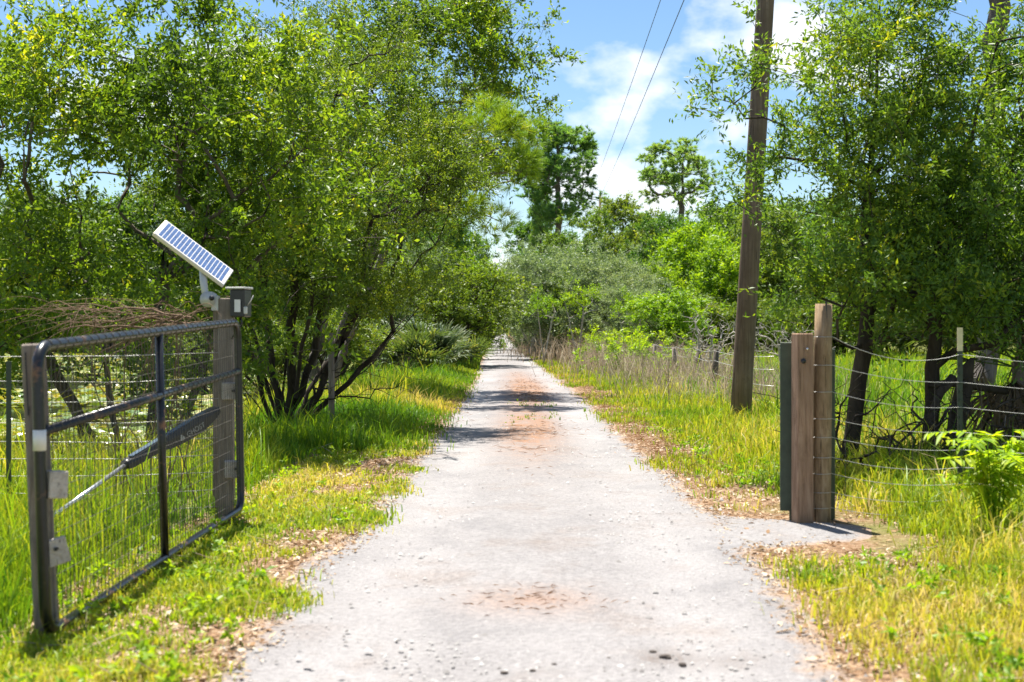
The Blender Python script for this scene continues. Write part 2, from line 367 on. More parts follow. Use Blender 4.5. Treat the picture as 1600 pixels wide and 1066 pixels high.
t.links.new(ramp(t, attr(t, 'tint'), [(0, (0.05, 0.045, 0.04)), (0.4, (0.20, 0.19, 0.185)), (1, (0.36, 0.35, 0.34))]), b.inputs['Base Color']); b.inputs['Roughness'].default_value = 0.9; M['pebble'] = m
m, t, out, b = newmat('water')
b.inputs['Base Color'].default_value = (0.03, 0.035, 0.02, 1); b.inputs['Roughness'].default_value = 0.06; b.inputs['IOR'].default_value = 1.33
bump(t, b, noise(t, 3.0, 3, 0.5), 0.25, 0.02); M['water'] = m

# ------------------------------------------------------------------ ground, road, pond
ys = np.concatenate([np.arange(-6, 3, 0.5), np.arange(3, 24, 0.16), np.geomspace(24, 120, 120)[1:], np.geomspace(120, 1600, 40)[1:]])
half = np.concatenate([np.arange(0, 6, 0.2), np.geomspace(6, 60, 34), np.geomspace(60, 900, 12)[1:]])
ss = np.concatenate([-half[:0:-1], half])
SS, YY = np.meshgrid(ss, ys); XX = SS + road_c(YY)
ZZ = gz(XX, YY) - 0.02 * sstep(1.4, 1.0, np.abs(SS))
nY, nX = XX.shape
idx = np.arange(nY * nX).reshape(nY, nX)
Q = np.stack([idx[:-1, :-1], idx[:-1, 1:], idx[1:, 1:], idx[1:, :-1]], -1).reshape(-1, 4)
side = np.clip(np.abs(SS) - 1.2, 0, 8)
# bare, trodden soil by the gate posts
gm = np_mesh('ground', np.stack([XX, YY, ZZ], -1).reshape(-1, 3), Q, smooth=True, extra={'side': side.ravel()})
tag(link('ground', gm, M['soil']), kind='structure')

ry = np.concatenate([np.arange(-4, 24, 0.12), np.geomspace(24, 150, 160)[1:], np.geomspace(150, 600, 30)[1:]])
ru = np.linspace(-1, 1, 25)
RU, RY = np.meshgrid(ru, ry)
wl = road_w(RY) + (fbm(RY, RY * 0, 1.6, 21) - 0.5) * 0.34; wr = road_w(RY) + (fbm(RY, RY * 0 + 40, 1.6, 31) - 0.5) * 0.34
# apron that reaches the latch post
wr = wr + 0.95 * np.exp(-((RY - 9.15) / 0.62) ** 4)
RS = np.where(RU < 0, RU * wl, RU * wr); RX = RS + road_c(RY)
RZ = gz(RX, RY) + 0.012 - 0.02 * np.abs(RU) ** 6 + (fbm(RX, RY, 1.4, 41) - .5) * 0.03 * (1 - RU ** 6)
RZ += -0.018 * (np.exp(-((RS - 0.72) / 0.3) ** 2) + np.exp(-((RS + 0.72) / 0.3) ** 2))
def blob(x, y, cx, cy, rx, ry_): return np.exp(-(((x - cx) / rx) ** 2 + ((y - cy) / ry_) ** 2))
straw = np.clip(1.5 * blob(RX, RY, 0.32, 30, 0.42, 6.5) + 1.3 * blob(RX, RY, 0.20, 18.5, 0.36, 3.6) + 0.55 * blob(RX, RY, 0.10, 6.75, 0.30, 0.33) + 0.5 * blob(RX, RY, 0.15, 40, 0.4, 5), 0, 1)
stain = np.clip(blob(RX, RY, 0.60, 5.62, 0.10, 0.13) + 0.6 * blob(RX, RY, 0.09, 5.36, 0.05, 0.07) + 0.5 * blob(RX, RY, 0.84, 5.55, 0.14, 0.12), 0, 1)
nY, nX = RX.shape; idx = np.arange(nY * nX).reshape(nY, nX)
Q = np.stack([idx[:-1, :-1], idx[:-1, 1:], idx[1:, 1:], idx[1:, :-1]], -1).reshape(-1, 4)
rm = np_mesh('road', np.stack([RX, RY, RZ], -1).reshape(-1, 3), Q, smooth=True, extra={'edge': np.abs(RU).ravel(), 'track': np.clip(np.exp(-((RS - 0.74) / 0.26) ** 2) + np.exp(-((RS + 0.74) / 0.26) ** 2), 0, 1).ravel(), 'straw': straw.ravel(), 'stain': stain.ravel()})
tag(link('road', rm, M['limestone']), kind='structure')

wx = np.linspace(-72, -3, 40); wy = np.linspace(14, 108, 50)
WX, WY = np.meshgrid(wx, wy); idx = np.arange(WX.size).reshape(WX.shape)
Q = np.stack([idx[:-1, :-1], idx[:-1, 1:], idx[1:, 1:], idx[1:, :-1]], -1).reshape(-1, 4)
keep = (pond_d(WX, WY).ravel()[Q] > -2.0).any(1)
tag(link('pond_water', np_mesh('pond_water', np.stack([WX.ravel(), WY.ravel(), np.full(WX.size, PZ)], -1), Q[keep]), M['water']), kind='structure')

rng = np.random.default_rng(5)
def unit(v): return v / np.maximum(np.linalg.norm(v, axis=-1, keepdims=True), 1e-9)

# lily pads
n = 14000
d = 17 + 85 * rng.random(n) ** 1.8; x = d * (-0.40 + 0.24 * rng.random(n))
k = (pond_d(x, d) > 0.1) & (fbm(x, d, 5, 51) > 0.40); x, d = x[k], d[k]; n = len(x)
r = rng.uniform(0.07, 0.17, n) * (1 + d / 60); a0 = rng.random(n) * 6.28
ang = np.linspace(0.25, 2 * math.pi - 0.25, 7)
P = np.stack([np.cos(ang[None] + a0[:, None]) * r[:, None] + x[:, None], np.sin(ang[None] + a0[:, None]) * r[:, None] + d[:, None],
              PZ + 0.012 + rng.random((n, 7)) * 0.02 + (rng.random((n, 1)) < 0.35) * (rng.random((n, 7))) * 0.10], -1)
C0 = np.stack([x, d, np.full(n, PZ + 0.01)], -1)[:, None]
V = np.concatenate([C0, P], 1).reshape(-1, 3); b0 = np.arange(n)[:, None, None] * 8
T = np.array([[0, i, i + 1] for i in range(1, 7)])[None] + b0
tag(link('lily_pads', np_mesh('lily_pads', V, T.reshape(-1, 3), np.repeat(rng.random(n), 8)), M['pad']), 'floating green lily pads covering the pond', 'lily pads', kind='stuff')

# ------------------------------------------------------------------ grass, litter, gravel
def blades(x, y, z, h, w, lean, tint, az=None):
    n = len(x); az = rng.random(n) * 2 * math.pi if az is None else az
    fa = rng.random(n) * 2 * math.pi
    L = np.stack([np.cos(az), np.sin(az)], -1) * (lean * h)[:, None]
    S = np.stack([np.cos(fa), np.sin(fa)], -1) * (w / 2)[:, None]
    B = np.stack([x, y], -1); V = np.zeros((n, 5, 3))
    V[:, 0, :2] = B - S; V[:, 1, :2] = B + S; V[:, 0, 2] = V[:, 1, 2] = z - 0.02
    mid = B + L * 0.30
    V[:, 2, :2] = mid - S * 0.8; V[:, 3, :2] = mid + S * 0.8; V[:, 2, 2] = V[:, 3, 2] = z + h * 0.58
    V[:, 4, :2] = B + L; V[:, 4, 2] = z + h * np.clip(1.05 - 0.45 * lean, 0.3, 1)
    b0 = np.arange(n)[:, None, None] * 5
    T = np.array([[0, 1, 3], [0, 3, 2], [2, 3, 4]])[None] + b0
    return V.reshape(-1, 3), T.reshape(-1, 3), np.repeat(tint, 5)

def scatter(n, y0, y1, s0, s1, power=1.0):
    y = y0 * (y1 / y0) ** rng.random(n)
    s = s0 + (s1 - s0) * rng.random(n)
    return s + road_c(y), y, s
def in_view(x, y, m=0.8): return np.abs(x + 0.0) < 0.375 * y + m

def grassy(name, label, n, y0, y1, s0, s1, dens, hfun, tfun, wmul=1.0, tuft=0.0, lean=(0.15, 0.75)):
    m = 9 if tuft > 0 else 3
    x, y, s = scatter(n // m, y0, y1, s0, s1)
    k = in_view(x, y) & (rng.random(len(x)) < dens(x, y, s)) & (pond_d(x, y) < -0.1)
    x, y, s = x[k], y[k], s[k]
    th = np.repeat(rng.lognormal(-0.05, 0.35, len(x)), m); tj = np.repeat(rng.normal(0, 0.10, len(x)), m)
    rad = np.repeat((tuft * 0.45 + 0.02) * rng.uniform(0.4, 1.3, len(x)), m)
    x = np.repeat(x, m) + rng.normal(0, 1, len(x) * m) * rad; y = np.repeat(y, m) + rng.normal(0, 1, len(y) * m) * rad; s = x - road_c(y)
    h = hfun(x, y, s) * th * rng.uniform(0.45, 1.2, len(x)); w = wmul * (0.0055 + 0.00042 * y) * rng.uniform(0.7, 1.3, len(x))
    ti = np.clip(tfun(x, y, s) - 0.07 + tj + rng.normal(0, 0.09, len(x)), 0, 1)
    V, T, tt = blades(x, y, gz(x, y), h, w, rng.uniform(lean[0], lean[1], len(x)), ti)
    o = link(name, np_mesh(name, V, T, tt), M['grass']); tag(o, label, 'grass', kind='stuff'); return len(x)

patch = lambda x, y, sd=61, sc=1.3: fbm(x, y, sc, sd)
tot = 0
# left: thin grass between road edge and gate, lush behind the gate
tot += grassy('grass', 'sparse yellow green grass between the gate and the road', 78000, 4.2, 16, -2.2, -1.08,
    lambda x, y, s: np.clip(sstep(0.42, 0.64, patch(x, y, 61, 0.6) + 0.16 * (-s - 1.4)) , 0, 1),
    lambda x, y, s: 0.055 + 0 * s, lambda x, y, s: 0.68 + 0.7 * (patch(x, y, 64) - 0.45), tuft=0.12, lean=(0.3, 1.1))
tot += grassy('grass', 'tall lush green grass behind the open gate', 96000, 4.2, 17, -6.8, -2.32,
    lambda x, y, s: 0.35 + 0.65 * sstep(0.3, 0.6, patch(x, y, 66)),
    lambda x, y, s: 0.14 + 0.34 * patch(x, y, 67, 2) * sstep(2.2, 2.8, -s), lambda x, y, s: 0.36 + 0.6 * (patch(x, y, 68, 2.5) - 0.42) + 0.30 * sstep(2.3, 3.2, -s) * sstep(7, 9, y) - 0.25 * sstep(6.5, 5, y), tuft=0.16, lean=(0.15, 0.7))  # tint drops to deep green nearest the camera: shade put into the colour
tot += grassy('grass', 'green and straw coloured grass at the foot of the left shrubs', 52000, 15, 48, -4.5, -1.15,
    lambda x, y, s: sstep(0.28, 0.5, patch(x, y, 71, 1.6) + 0.12 * (-s - 1.2)),
    lambda x, y, s: 0.08 + 0.36 * patch(x, y, 72, 1.6) * sstep(1.2, 2.0, -s), lambda x, y, s: 0.30 + 0.5 * sstep(20.5, 23, y) * sstep(29, 25, y) + 1.0 * (patch(x, y, 73, 3) - 0.45), tuft=0.2)
# right verge, near and along the road
tot += grassy('grass', 'yellow green grass clump in the corner by the wire fence', 110000, 4.2, 13, 1.35, 5.2,
    lambda x, y, s: sstep(0.38, 0.66, patch(x, y, 81, 0.8) + 0.17 * (s - 1.9) - 0.45 * np.exp(-((y - 9.1) / 0.75) ** 2) * sstep(2.5, 2.05, s)),
    lambda x, y, s: 0.075 + 0.24 * sstep(1.9, 3.0, s) * (0.4 + patch(x, y, 82)), lambda x, y, s: 0.70 + 0.9 * (patch(x, y, 83, 0.7) - 0.45) - 0.20 * sstep(2.3, 3.4, s), tuft=0.15, lean=(0.25, 1.0))
tot += grassy('grass', 'bright yellow green verge grass along the right of the road', 90000, 11, 120, 1.12, 4.6,
    lambda x, y, s: sstep(0.34, 0.55, patch(x, y, 85, 1.6) + 0.25 * (s - 1.75) + 0.18 * sstep(24, 36, y)),
    lambda x, y, s: 0.08 + 0.17 * sstep(1.5, 3.2, s) * (0.5 + patch(x, y, 86)), lambda x, y, s: 0.60 + 0.7 * (patch(x, y, 87, 1.4) - 0.45) + 0.18 * sstep(2.6, 3.6, s), tuft=0.22)
tot += grassy('grass', 'tall pale green meadow grass behind the wire fence', 80000, 11.5, 75, 3.0, 26,
    lambda x, y, s: 0.9, lambda x, y, s: 0.24 + 0.30 * patch(x, y, 91, 4), lambda x, y, s: 0.42 + 0.55 * (patch(x, y, 92, 5) - 0.45) + 0.1 * sstep(25, 50, y), wmul=1.3)
tot += grassy('grass', 'tufts of grass growing along the middle of the road', 9000, 16, 190, -0.3, 0.55,
    lambda x, y, s: sstep(0.5, 0.6, patch(x, y, 95, 1.6)) * (np.exp(-((y - 23) / 2.5) ** 2) * 0.8 + sstep(80, 110, y) * (np.abs(s) < 0.25)),
    lambda x, y, s: 0.05 + 0.10 * sstep(60, 100, y), lambda x, y, s: 0.45 + 0 * x)
tot += grassy('grass', 'rough grass along the far left of the road', 22000, 45, 330, -5, -1.1,
    lambda x, y, s: 0.8, lambda x, y, s: 0.2 + 0.2 * patch(x, y, 97, 4), lambda x, y, s: 0.5 + 0.5 * (patch(x, y, 98, 6) - .45), wmul=1.2)

tot += grassy('grass', 'tan and yellow grass bank at the far end of the road', 12000, 235, 430, -22, 22,
    lambda x, y, s: (np.abs(s) > 1.0) * 1.0, lambda x, y, s: 0.7 + 0 * x, lambda x, y, s: 0.78 + 0.3 * (patch(x, y, 99, 9) - .45), wmul=2.2)

def flakes(x, y, z, L, W, tint):
    n = len(x); a = rng.random(n) * 6.283; el = rng.normal(0, 0.22, n); roll = rng.normal(0, 0.35, n)
    D = np.stack([np.cos(a) * np.cos(el), np.sin(a) * np.cos(el), np.sin(el)], -1)
    S = np.stack([-np.sin(a) * np.cos(roll), np.cos(a) * np.cos(roll), np.sin(roll)], -1)
    C = np.stack([x, y, z + 0.006 + np.abs(np.sin(el)) * L * .5], -1)
    V = np.stack([C - D * L[:, None] / 2, C + S * W[:, None] / 2 + [0, 0, 0.004], C + D * L[:, None] / 2, C - S * W[:, None] / 2 + [0, 0, 0.004]], 1)
    b0 = np.arange(n)[:, None, None] * 4
    T = (np.array([[0, 1, 2], [0, 2, 3]])[None] + b0).reshape(-1, 3)
    return V.reshape(-1, 3), T, np.repeat(tint, 4)

def litter(name, label, n, y0, y1, s0, s1, dens, cat='leaf litter'):
    x, y, s = scatter(n, y0, y1, s0, s1)
    k = in_view(x, y, 0.5) & (rng.random(n) < dens(x, y, s)); x, y = x[k], y[k]; n = len(x)
    L = rng.gamma(4, 0.0062, n).clip(.01, .06) * (1 + y / 60); V, T, tt = flakes(x, y, gz(x, y), L, L * rng.uniform(0.3, 0.55, n), np.clip(rng.beta(2, 1.6, n), 0, 1))
    tag(link(name, np_mesh(name, V, T, tt), M['litter']), label, cat, kind='stuff')
litter('leaf_litter', 'dry brown leaves scattered along the left verge', 46000, 4.3, 24, -2.4, -1.0, lambda x, y, s: (0.35 + 0.65 * sstep(0.3, 0.6, patch(x, y, 101, 0.8))) * sstep(-0.98, -1.25, s))
litter('leaf_litter', 'dry brown leaves scattered along the right verge', 56000, 4.3, 26, 1.0, 3.6, lambda x, y, s: (0.3 + 0.7 * sstep(0.28, 0.55, patch(x, y, 103, 0.9))) * sstep(1.0, 1.3, s) * (1 - 0.85 * np.exp(-((y - 9.15) / 0.55) ** 4) * (s < 2.3)))
# pine straw
n = 52000
x, y, s = scatter(n, 5, 46, -1.9, 2.6)
pk = sstep(.35, .6, fbm(x, y, 1.2, 44)); pr = pk * (0.7 * blob(x, y, 0.32, 30, 0.42, 6.5) + 0.5 * blob(x, y, 0.20, 18.5, 0.36, 3.4)) + 0.5 * blob(x, y, 0.10, 6.75, 0.3, 0.25)
pr += 0.9 * np.exp(-((s - 1.45) / 0.28) ** 2) * sstep(11, 15, y) + 0.9 * np.exp(-((s + 1.35) / 0.3) ** 2) * sstep(17, 20, y) * sstep(40, 30, y)
k = rng.random(n) < pr; x, y = x[k], y[k]; n = len(x)
V, T, tt = flakes(x, y, gz(x, y) + 0.012, rng.uniform(0.06, 0.14, n) * np.clip(y / 12, .35, 1), 0.0014 + 0.00030 * y, rng.random(n))
tag(link('pine_straw', np_mesh('pine_straw', V, T, tt), M['straw']), 'orange brown pine needles lying on the road and its edges', 'pine straw', kind='stuff')
def rosettes(label, n, y0, y1, s0, s1, seed):
    x, y, s = scatter(n, y0, y1, s0, s1); k = in_view(x, y, .4) & (fbm(x, y, .9, seed) > .42) & ~((y > 8) & (y < 10.4) & (np.abs(s) < 2.7) & (s > 0)); x, y = x[k], y[k]
    pos = np.stack([x, y, gz(x, y) + rng.uniform(.01, .10, len(x))], -1)
    me = leaf_cloud('low_weeds', pos, np.tile([0, 0, 1.0], (len(pos), 1)), R_(seed), shoots=4, per=4, slen=.05, llen=.045, lwid=.022, tintf=lambda p: .25 + .5 * rng.random(len(p)), upb=1.2, spread=1.0)
    tag(link('low_weeds', me, M['leaf_lime']), label, 'weeds', kind='stuff')
WEEDS = [('small broad leaved weeds sprouting in the left verge', 300, 4.4, 15, -3.2, -1.2, 61), ('small broad leaved weeds sprouting in the right verge', 520, 4.4, 18, 1.4, 4.2, 62)]
n = 900; x, y, s = scatter(n, 4.3, 22, -2.6, 3.4); k = (np.abs(s) > 1.15) & in_view(x, y, .3); x, y = x[k], y[k]; n = len(x)
V, T, tt = flakes(x, y, gz(x, y) + .02, rng.uniform(.08, .3, n), 0.004 + 0.0003 * y, rng.random(n))
tag(link('fallen_twigs', np_mesh('fallen_twigs', V, T, tt), M['dry_weed']), 'thin dry twigs fallen on both verges', 'twigs', kind='stuff')
# gravel
n = 8000
x, y, s = scatter(n, 4.3, 26, -1.25, 1.45)
k = (rng.random(n) < 0.25 + 0.9 * sstep(0.42, 0.62, patch(x, y, 111, 1.1)) * np.exp(-((s - 0.15) / 0.75) ** 2)); x, y, s = x[k], y[k], s[k]; n = len(x)
rr = rng.gamma(2.2, 0.0022, n) + 0.003
oct_ = np.array([[1, 0, 0], [0, 1, 0], [-1, 0, 0], [0, -1, 0], [0, 0, 0.8], [0, 0, -0.5]])
of = np.array([[0, 1, 4], [1, 2, 4], [2, 3, 4], [3, 0, 4]])
V = oct_[None] * rr[:, None, None] * rng.uniform(0.6, 1.4, (n, 6, 3)); a = rng.random(n) * 6.28
V = np.stack([V[..., 0] * np.cos(a)[:, None] - V[..., 1] * np.sin(a)[:, None], V[..., 0] * np.sin(a)[:, None] + V[..., 1] * np.cos(a)[:, None], V[..., 2]], -1)
V += np.stack([x, y, gz(x, y) + 0.006], -1)[:, None]
T = (of[None] + np.arange(n)[:, None, None] * 6).reshape(-1, 3)
tag(link('gravel', np_mesh('gravel', V.reshape(-1, 3), T, np.repeat(np.clip(rng.beta(2.2, 1.5, n), 0, 1), 6)), M['pebble']), 'small loose stones strewn over the road', 'gravel', kind='stuff')
# a few dark clods on the road
for i, (qx, qy, sz) in enumerate([(1040, 1030, .05), (1020, 1022, .03), (1066, 1042, .035), (788, 1055, .03), (832, 1052, .026), (866, 1042, .022), (950, 990, .02), (925, 990, .016), (951, 1032, .02)]):
    d_ = CH * F / (qy - HOR); p = px(qx, qy, d_)
    g = G(); rl = random.Random(i)
    sz *= .8; rings = [(-0.3, .8), (0.0, 1.0), (0.16, .7), (0.22, .3)]
    for zz, q in rings:
        for k in range(7):
            a = k / 7 * 6.283; q2 = q * rl.uniform(.7, 1.2) * sz / 2
            g.v.append(Vector((p.x + math.cos(a) * q2 * 1.3, p.y + math.sin(a) * q2, gzf(p.x, p.y) + 0.01 + zz * sz)))
    for i2 in range(3):
        for k in range(7): g.f.append((i2 * 7 + k, i2 * 7 + (k + 1) % 7, i2 * 7 + 7 + (k + 1) % 7, i2 * 7 + 7 + k))
    g.f.append(tuple(range(21, 28)))
    if 'clod' not in M: M['clod'] = simple('clod', (0.075, 0.06, 0.05), 0.95, 0, .4, 60)
    tag(g.build('dirt_clod', M['clod'], None, base=(p.x, p.y, gzf(p.x, p.y))), 'small dark clod lying on the pale gravel road', 'clod', 'dark clods on the road')

# ------------------------------------------------------------------ trees
def grow(stems, A, bf=0.35, up=0.5):
    """balanced spanning tree from the stems through the attractor points"""
    P = []; par = []; L = []; main = []
    for st in stems:
        prev = -1; acc = 0
        if len(st) and isinstance(st[0], tuple) and isinstance(st[0][0], int): prev = st[0][0]; st = st[1:]
        for p in st:
            if prev >= 0: acc = L[prev] + np.linalg.norm(np.array(p) - P[prev])
            P.append(np.array(p, float)); par.append(prev); L.append(acc); prev = len(P) - 1
    ns = len(P); n = len(A)
    Pa = np.zeros((ns + n, 3)); Pa[:ns] = P; La = np.zeros(ns + n); La[:ns] = L; pr = np.full(ns + n, -1); pr[:ns] = par
    best = np.full(n, 1e9); bp = np.zeros(n, int); done = np.zeros(n, bool)
    def upd(i):
        dv = A - Pa[i]; dd = np.linalg.norm(dv, axis=1); c = dd + bf * (La[i] + dd) + up * np.maximum(0, -dv[:, 2])
        k = (c < best) & ~done; best[k] = c[k]; bp[k] = i
    for i in range(ns):
        upd(i)
    for j in range(n):
        q = int(np.argmin(np.where(done, 1e9, best))); i = ns + j
        Pa[i] = A[q]; pr[i] = bp[q]; La[i] = La[bp[q]] + np.linalg.norm(A[q] - Pa[bp[q]]); done[q] = True; upd(i)
    return Pa, pr, ns

def subdivide(P, par, R, maxlen, jit):
    nP = [p for p in P]; npar = list(par); 
    for i in range(len(P)):
        p = par[i]
        if p < 0: continue
        L = np.linalg.norm(P[i] - P[p]); k = int(L // maxlen)
        if k < 1: continue
        prev = p
        for q in range(1, k + 1):
            t = q / (k + 1); arch = math.sin(math.pi * t) * 0.07 * L
            nP.append(P[p] * (1 - t) + P[i] * t + R.normal(0, jit * L / (k + 1), 3) + np.array([0, 0, arch]))
            npar.append(prev); prev = len(nP) - 1
        npar[i] = prev
    return np.array(nP), np.array(npar)

def skeleton_mesh(name, P, par, tip, base_r, expo=2.4, thick=0.02, flare=1.2):
    n = len(P); kids = [[] for _ in range(n)]
    for i, p in enumerate(par):
        if p >= 0: kids[p].append(i)
    order = []; st = [i for i in range(n) if par[i] < 0]
    while st:
        i = st.pop(); order.append(i); st += kids[i]
    Rr = np.zeros(n)
    for i in reversed(order):
        Rr[i] = tip if not kids[i] else (sum(Rr[k] ** expo for k in kids[i])) ** (1 / expo) + tip * 0.02
    mxr = max(Rr[i] for i in range(n) if par[i] < 0)
    g = math.log(max(base_r / tip, 1.01)) / math.log(max(mxr / tip, 1.01)) if mxr > tip else 1
    Rr = tip * (Rr / tip) ** g
    V = []; Fq = []
    def ring(p, t, r, k):
        u, w = perp(t)
        for j in range(k):
            a = 2 * math.pi * j / k
            V.append(tuple(p + (np.array(u) * math.cos(a) + np.array(w) * math.sin(a)) * r))
    tang = np.zeros((n, 3)); mainkid = [-1] * n
    for i in range(n):
        v = P[i] - P[par[i]] if par[i] >= 0 else np.zeros(3)
        v = v / (np.linalg.norm(v) + 1e-9)
        if kids[i]:
            mk = max(kids[i], key=lambda k: Rr[k]); mainkid[i] = mk
            w = P[mk] - P[i]; w = w / (np.linalg.norm(w) + 1e-9); v = v + w
        tang[i] = v / (np.linalg.norm(v) + 1e-9) if np.linalg.norm(v) > 1e-6 else (0, 0, 1)
    for i in range(n):
        p = par[i]
        if p < 0: continue
        k = 8 if Rr[i] > 0.04 else (5 if Rr[i] > thick else 3)
        mainc = mainkid[p] == i
        e = P[i] - P[p]; e = e / (np.linalg.norm(e) + 1e-9)
        r0 = Rr[p] if mainc else min(Rr[p], Rr[i] * 1.25)
        if par[p] < 0: r0 *= flare
        b = len(V)
        ring(P[p], tang[p] if mainc else e, r0, k); ring(P[i], tang[i], Rr[i], k)
        for j in range(k):
            j2 = (j + 1) % k; Fq.append((b + j, b + j2, b + k + j2, b + k + j))
    return np_mesh(name, np.array(V), np.array(Fq), smooth=True), Rr, kids

def leaf_cloud(name, pos, dirs, R, shoots, per, slen, llen, lwid, tintf, upb=0.5, spread=0.8, out=None):
    """leaf blades on short shoots around the given twig points"""
    n = len(pos); P = np.repeat(pos, shoots, 0); D = np.repeat(dirs, shoots, 0); m = len(P)
    sd_ = unit(D * 0.7 + unit(R.normal(size=(m, 3))) * 0.9 + np.array([0, 0, 0.25]))
    st_t = np.clip(np.repeat(tintf(pos), shoots) + R.normal(0, 0.19, m), 0, 1)
    sl = slen * R.uniform(0.4, 1.25, m)
    t = (np.arange(per) + 0.6) / per
    base = P[:, None] + sd_[:, None] * (sl[:, None] * t[None])[..., None] + R.normal(0, slen * 0.06, (m, per, 3))
    ld = unit(sd_[:, None] * 0.45 + unit(R.normal(size=(m, per, 3))) * spread + np.array([0, 0, -0.08]))
    nn = unit(unit(R.normal(size=(m, per, 3))) + np.array([0, 0, upb]))
    S = unit(np.cross(ld, nn)); nn = np.cross(S, ld)
    L = llen * R.uniform(0.6, 1.25, (m, per))[..., None]; W = lwid * R.uniform(0.7, 1.2, (m, per))[..., None]
    base = base.reshape(-1, 3); ld = ld.reshape(-1, 3); S = S.reshape(-1, 3); nn = nn.reshape(-1, 3); L = L.reshape(-1, 1); W = W.reshape(-1, 1)
    V = np.stack([base, base + ld * L * 0.5 + S * W * 0.5 + nn * W * 0.18, base + ld * L, base + ld * L * 0.5 - S * W * 0.5 + nn * W * 0.18], 1)
    q = len(V); T = (np.array([[0, 1, 2], [0, 2, 3]])[None] + np.arange(q)[:, None, None] * 4).reshape(-1, 3)
    ti = np.clip(np.repeat(st_t, per) + R.normal(0, 0.09, q), 0, 1)
    return np_mesh(name, V.reshape(-1, 3), T, np.repeat(ti, 4))

def needle_cloud(name, pos, dirs, R, tufts, per, off, nlen, nwid, tintf):
    P = np.repeat(pos, tufts, 0); D = np.repeat(dirs, tufts, 0); m = len(P)
    sd_ = unit(D * 0.5 + unit(R.normal(size=(m, 3))) * 0.8 + np.array([0, 0, 0.45]))
    P = P + sd_ * off * R.random((m, 1)); ti = np.clip(np.repeat(tintf(pos), tufts) + R.normal(0, 0.16, m), 0, 1)
    nd = unit(sd_[:, None] * 0.95 + unit(R.normal(size=(m, per, 3))) * 0.7).reshape(-1, 3)
    b = np.repeat(P, per, 0) + np.repeat(sd_, per, 0) * (R.random((m * per, 1)) * off * 0.4); q = len(b)
    S = unit(np.cross(nd, unit(R.normal(size=(q, 3))))) * nwid / 2; L = nlen * R.uniform(0.6, 1.15, (q, 1))
    V = np.stack([b - S, b + S, b + nd * L * 0.97 + S * 0.5 - np.array([0, 0, 0.06]) * L, b + nd * L - S * 0.2 - np.array([0, 0, 0.06]) * L], 1)
    T = (np.array([[0, 1, 2], [0, 2, 3]])[None] + np.arange(q)[:, None, None] * 4).reshape(-1, 3)
    return np_mesh(name, V.reshape(-1, 3), T, np.repeat(np.repeat(ti, per), 4))

def clumps(R, n, c, rad, k, cr, shell=0.55, low=-1.0, fill=0.15):
    """attractors in k clumps spread through an ellipsoid"""
    c = np.array(c, float); rad = np.array(rad, float)
    u = unit(R.normal(size=(k * 3, 3))); u = u[u[:, 2] > low][:k]
    rr = shell + (1 - shell) * R.random((len(u), 1)) ** 0.7
    C = c + u * rr * rad * 0.82
    i = R.integers(0, len(C), n); sc = cr * R.uniform(0.6, 1.2, (len(C), 1))[i]
    A = C[i] + R.normal(size=(n, 3)) * sc * np.array([1, 1, 0.62])
    f = R.random(n) < fill; v = unit(R.normal(size=(n, 3))) * (R.random((n, 1)) ** 0.45)
    return np.where(f[:, None], c + v * rad, A)

def stem(R, a, b, k, jit, bow=0.0):
    a = np.array(a, float); b = np.array(b, float); t = np.linspace(0, 1, k)[:, None]
    J = R.normal(0, jit, (k, 3)); J[0] = 0
    return [tuple(p) for p in a + (b - a) * t + np.cumsum(J, 0) * 0.5 + np.array([0, 0, 1]) * np.sin(math.pi * t) * bow]

def dirs_of(P, par, i):
    d = P[i] - P[par[i]]; return unit(d)

def make_tree(name, base, label, cat, seed, stems, A, mat_leaf, mat_bark, base_r, leaf, tintf=None, tip=0.0035, bf=0.35, sub_len=0.35, group=None, kind='leaf', keep=None):
    """stems and A are relative to base"""
    R = np.random.default_rng(seed)
    P, par, ns = grow(stems, A, bf)
    n0 = len(P); P2, par2 = subdivide(P, par, R, sub_len, 0.10)
    me, Rr, kids = skeleton_mesh('trunk', P2, par2, tip, base_r)
    root = thing(name, base, label, cat, group)
    link('trunk', me, mat_bark, root)
    ii = np.arange(ns, n0)
    ok = Rr[ii] < max(base_r * 0.16, tip * 3.0); ii = ii[ok]
    if keep is not None: ii = ii[keep(P2[ii])]
    pos = P2[ii]; dd = dirs_of(P2, par2, ii)
    zz = P[:, 2]; z0, z1 = np.percentile(A[:, 2], [3, 98])
    tf = tintf or (lambda p: 0.36 + 0.12 * np.sin(p[:, 0] * 2.1 + p[:, 1] * 1.3 + seed) + 0.10 * (fbm(p[:, 0], p[:, 2], 0.9, seed % 13) - 0.5) * 4)
    if kind == 'leaf': cm = leaf_cloud('crown', pos, dd, R, tintf=tf, **leaf)
    else: cm = needle_cloud('crown', pos, dd, R, tintf=tf, **leaf)
    link('crown', cm, mat_leaf, root)
    return root

def copy_tree(o, loc, rz, s, label=None, group=None, sz=None):
    c = o.copy(); COL.objects.link(c); c.location = loc; c.rotation_euler = (0, 0, rz); c.scale = (s, s, sz or s)
    for ch in o.children:
        d_ = ch.copy(); COL.objects.link(d_); d_.parent = c
    if label: c['label'] = label
    if group: c['group'] = group
    return c

def R_(s): return np.random.default_rng(s)

for w_ in WEEDS: rosettes(*w_)
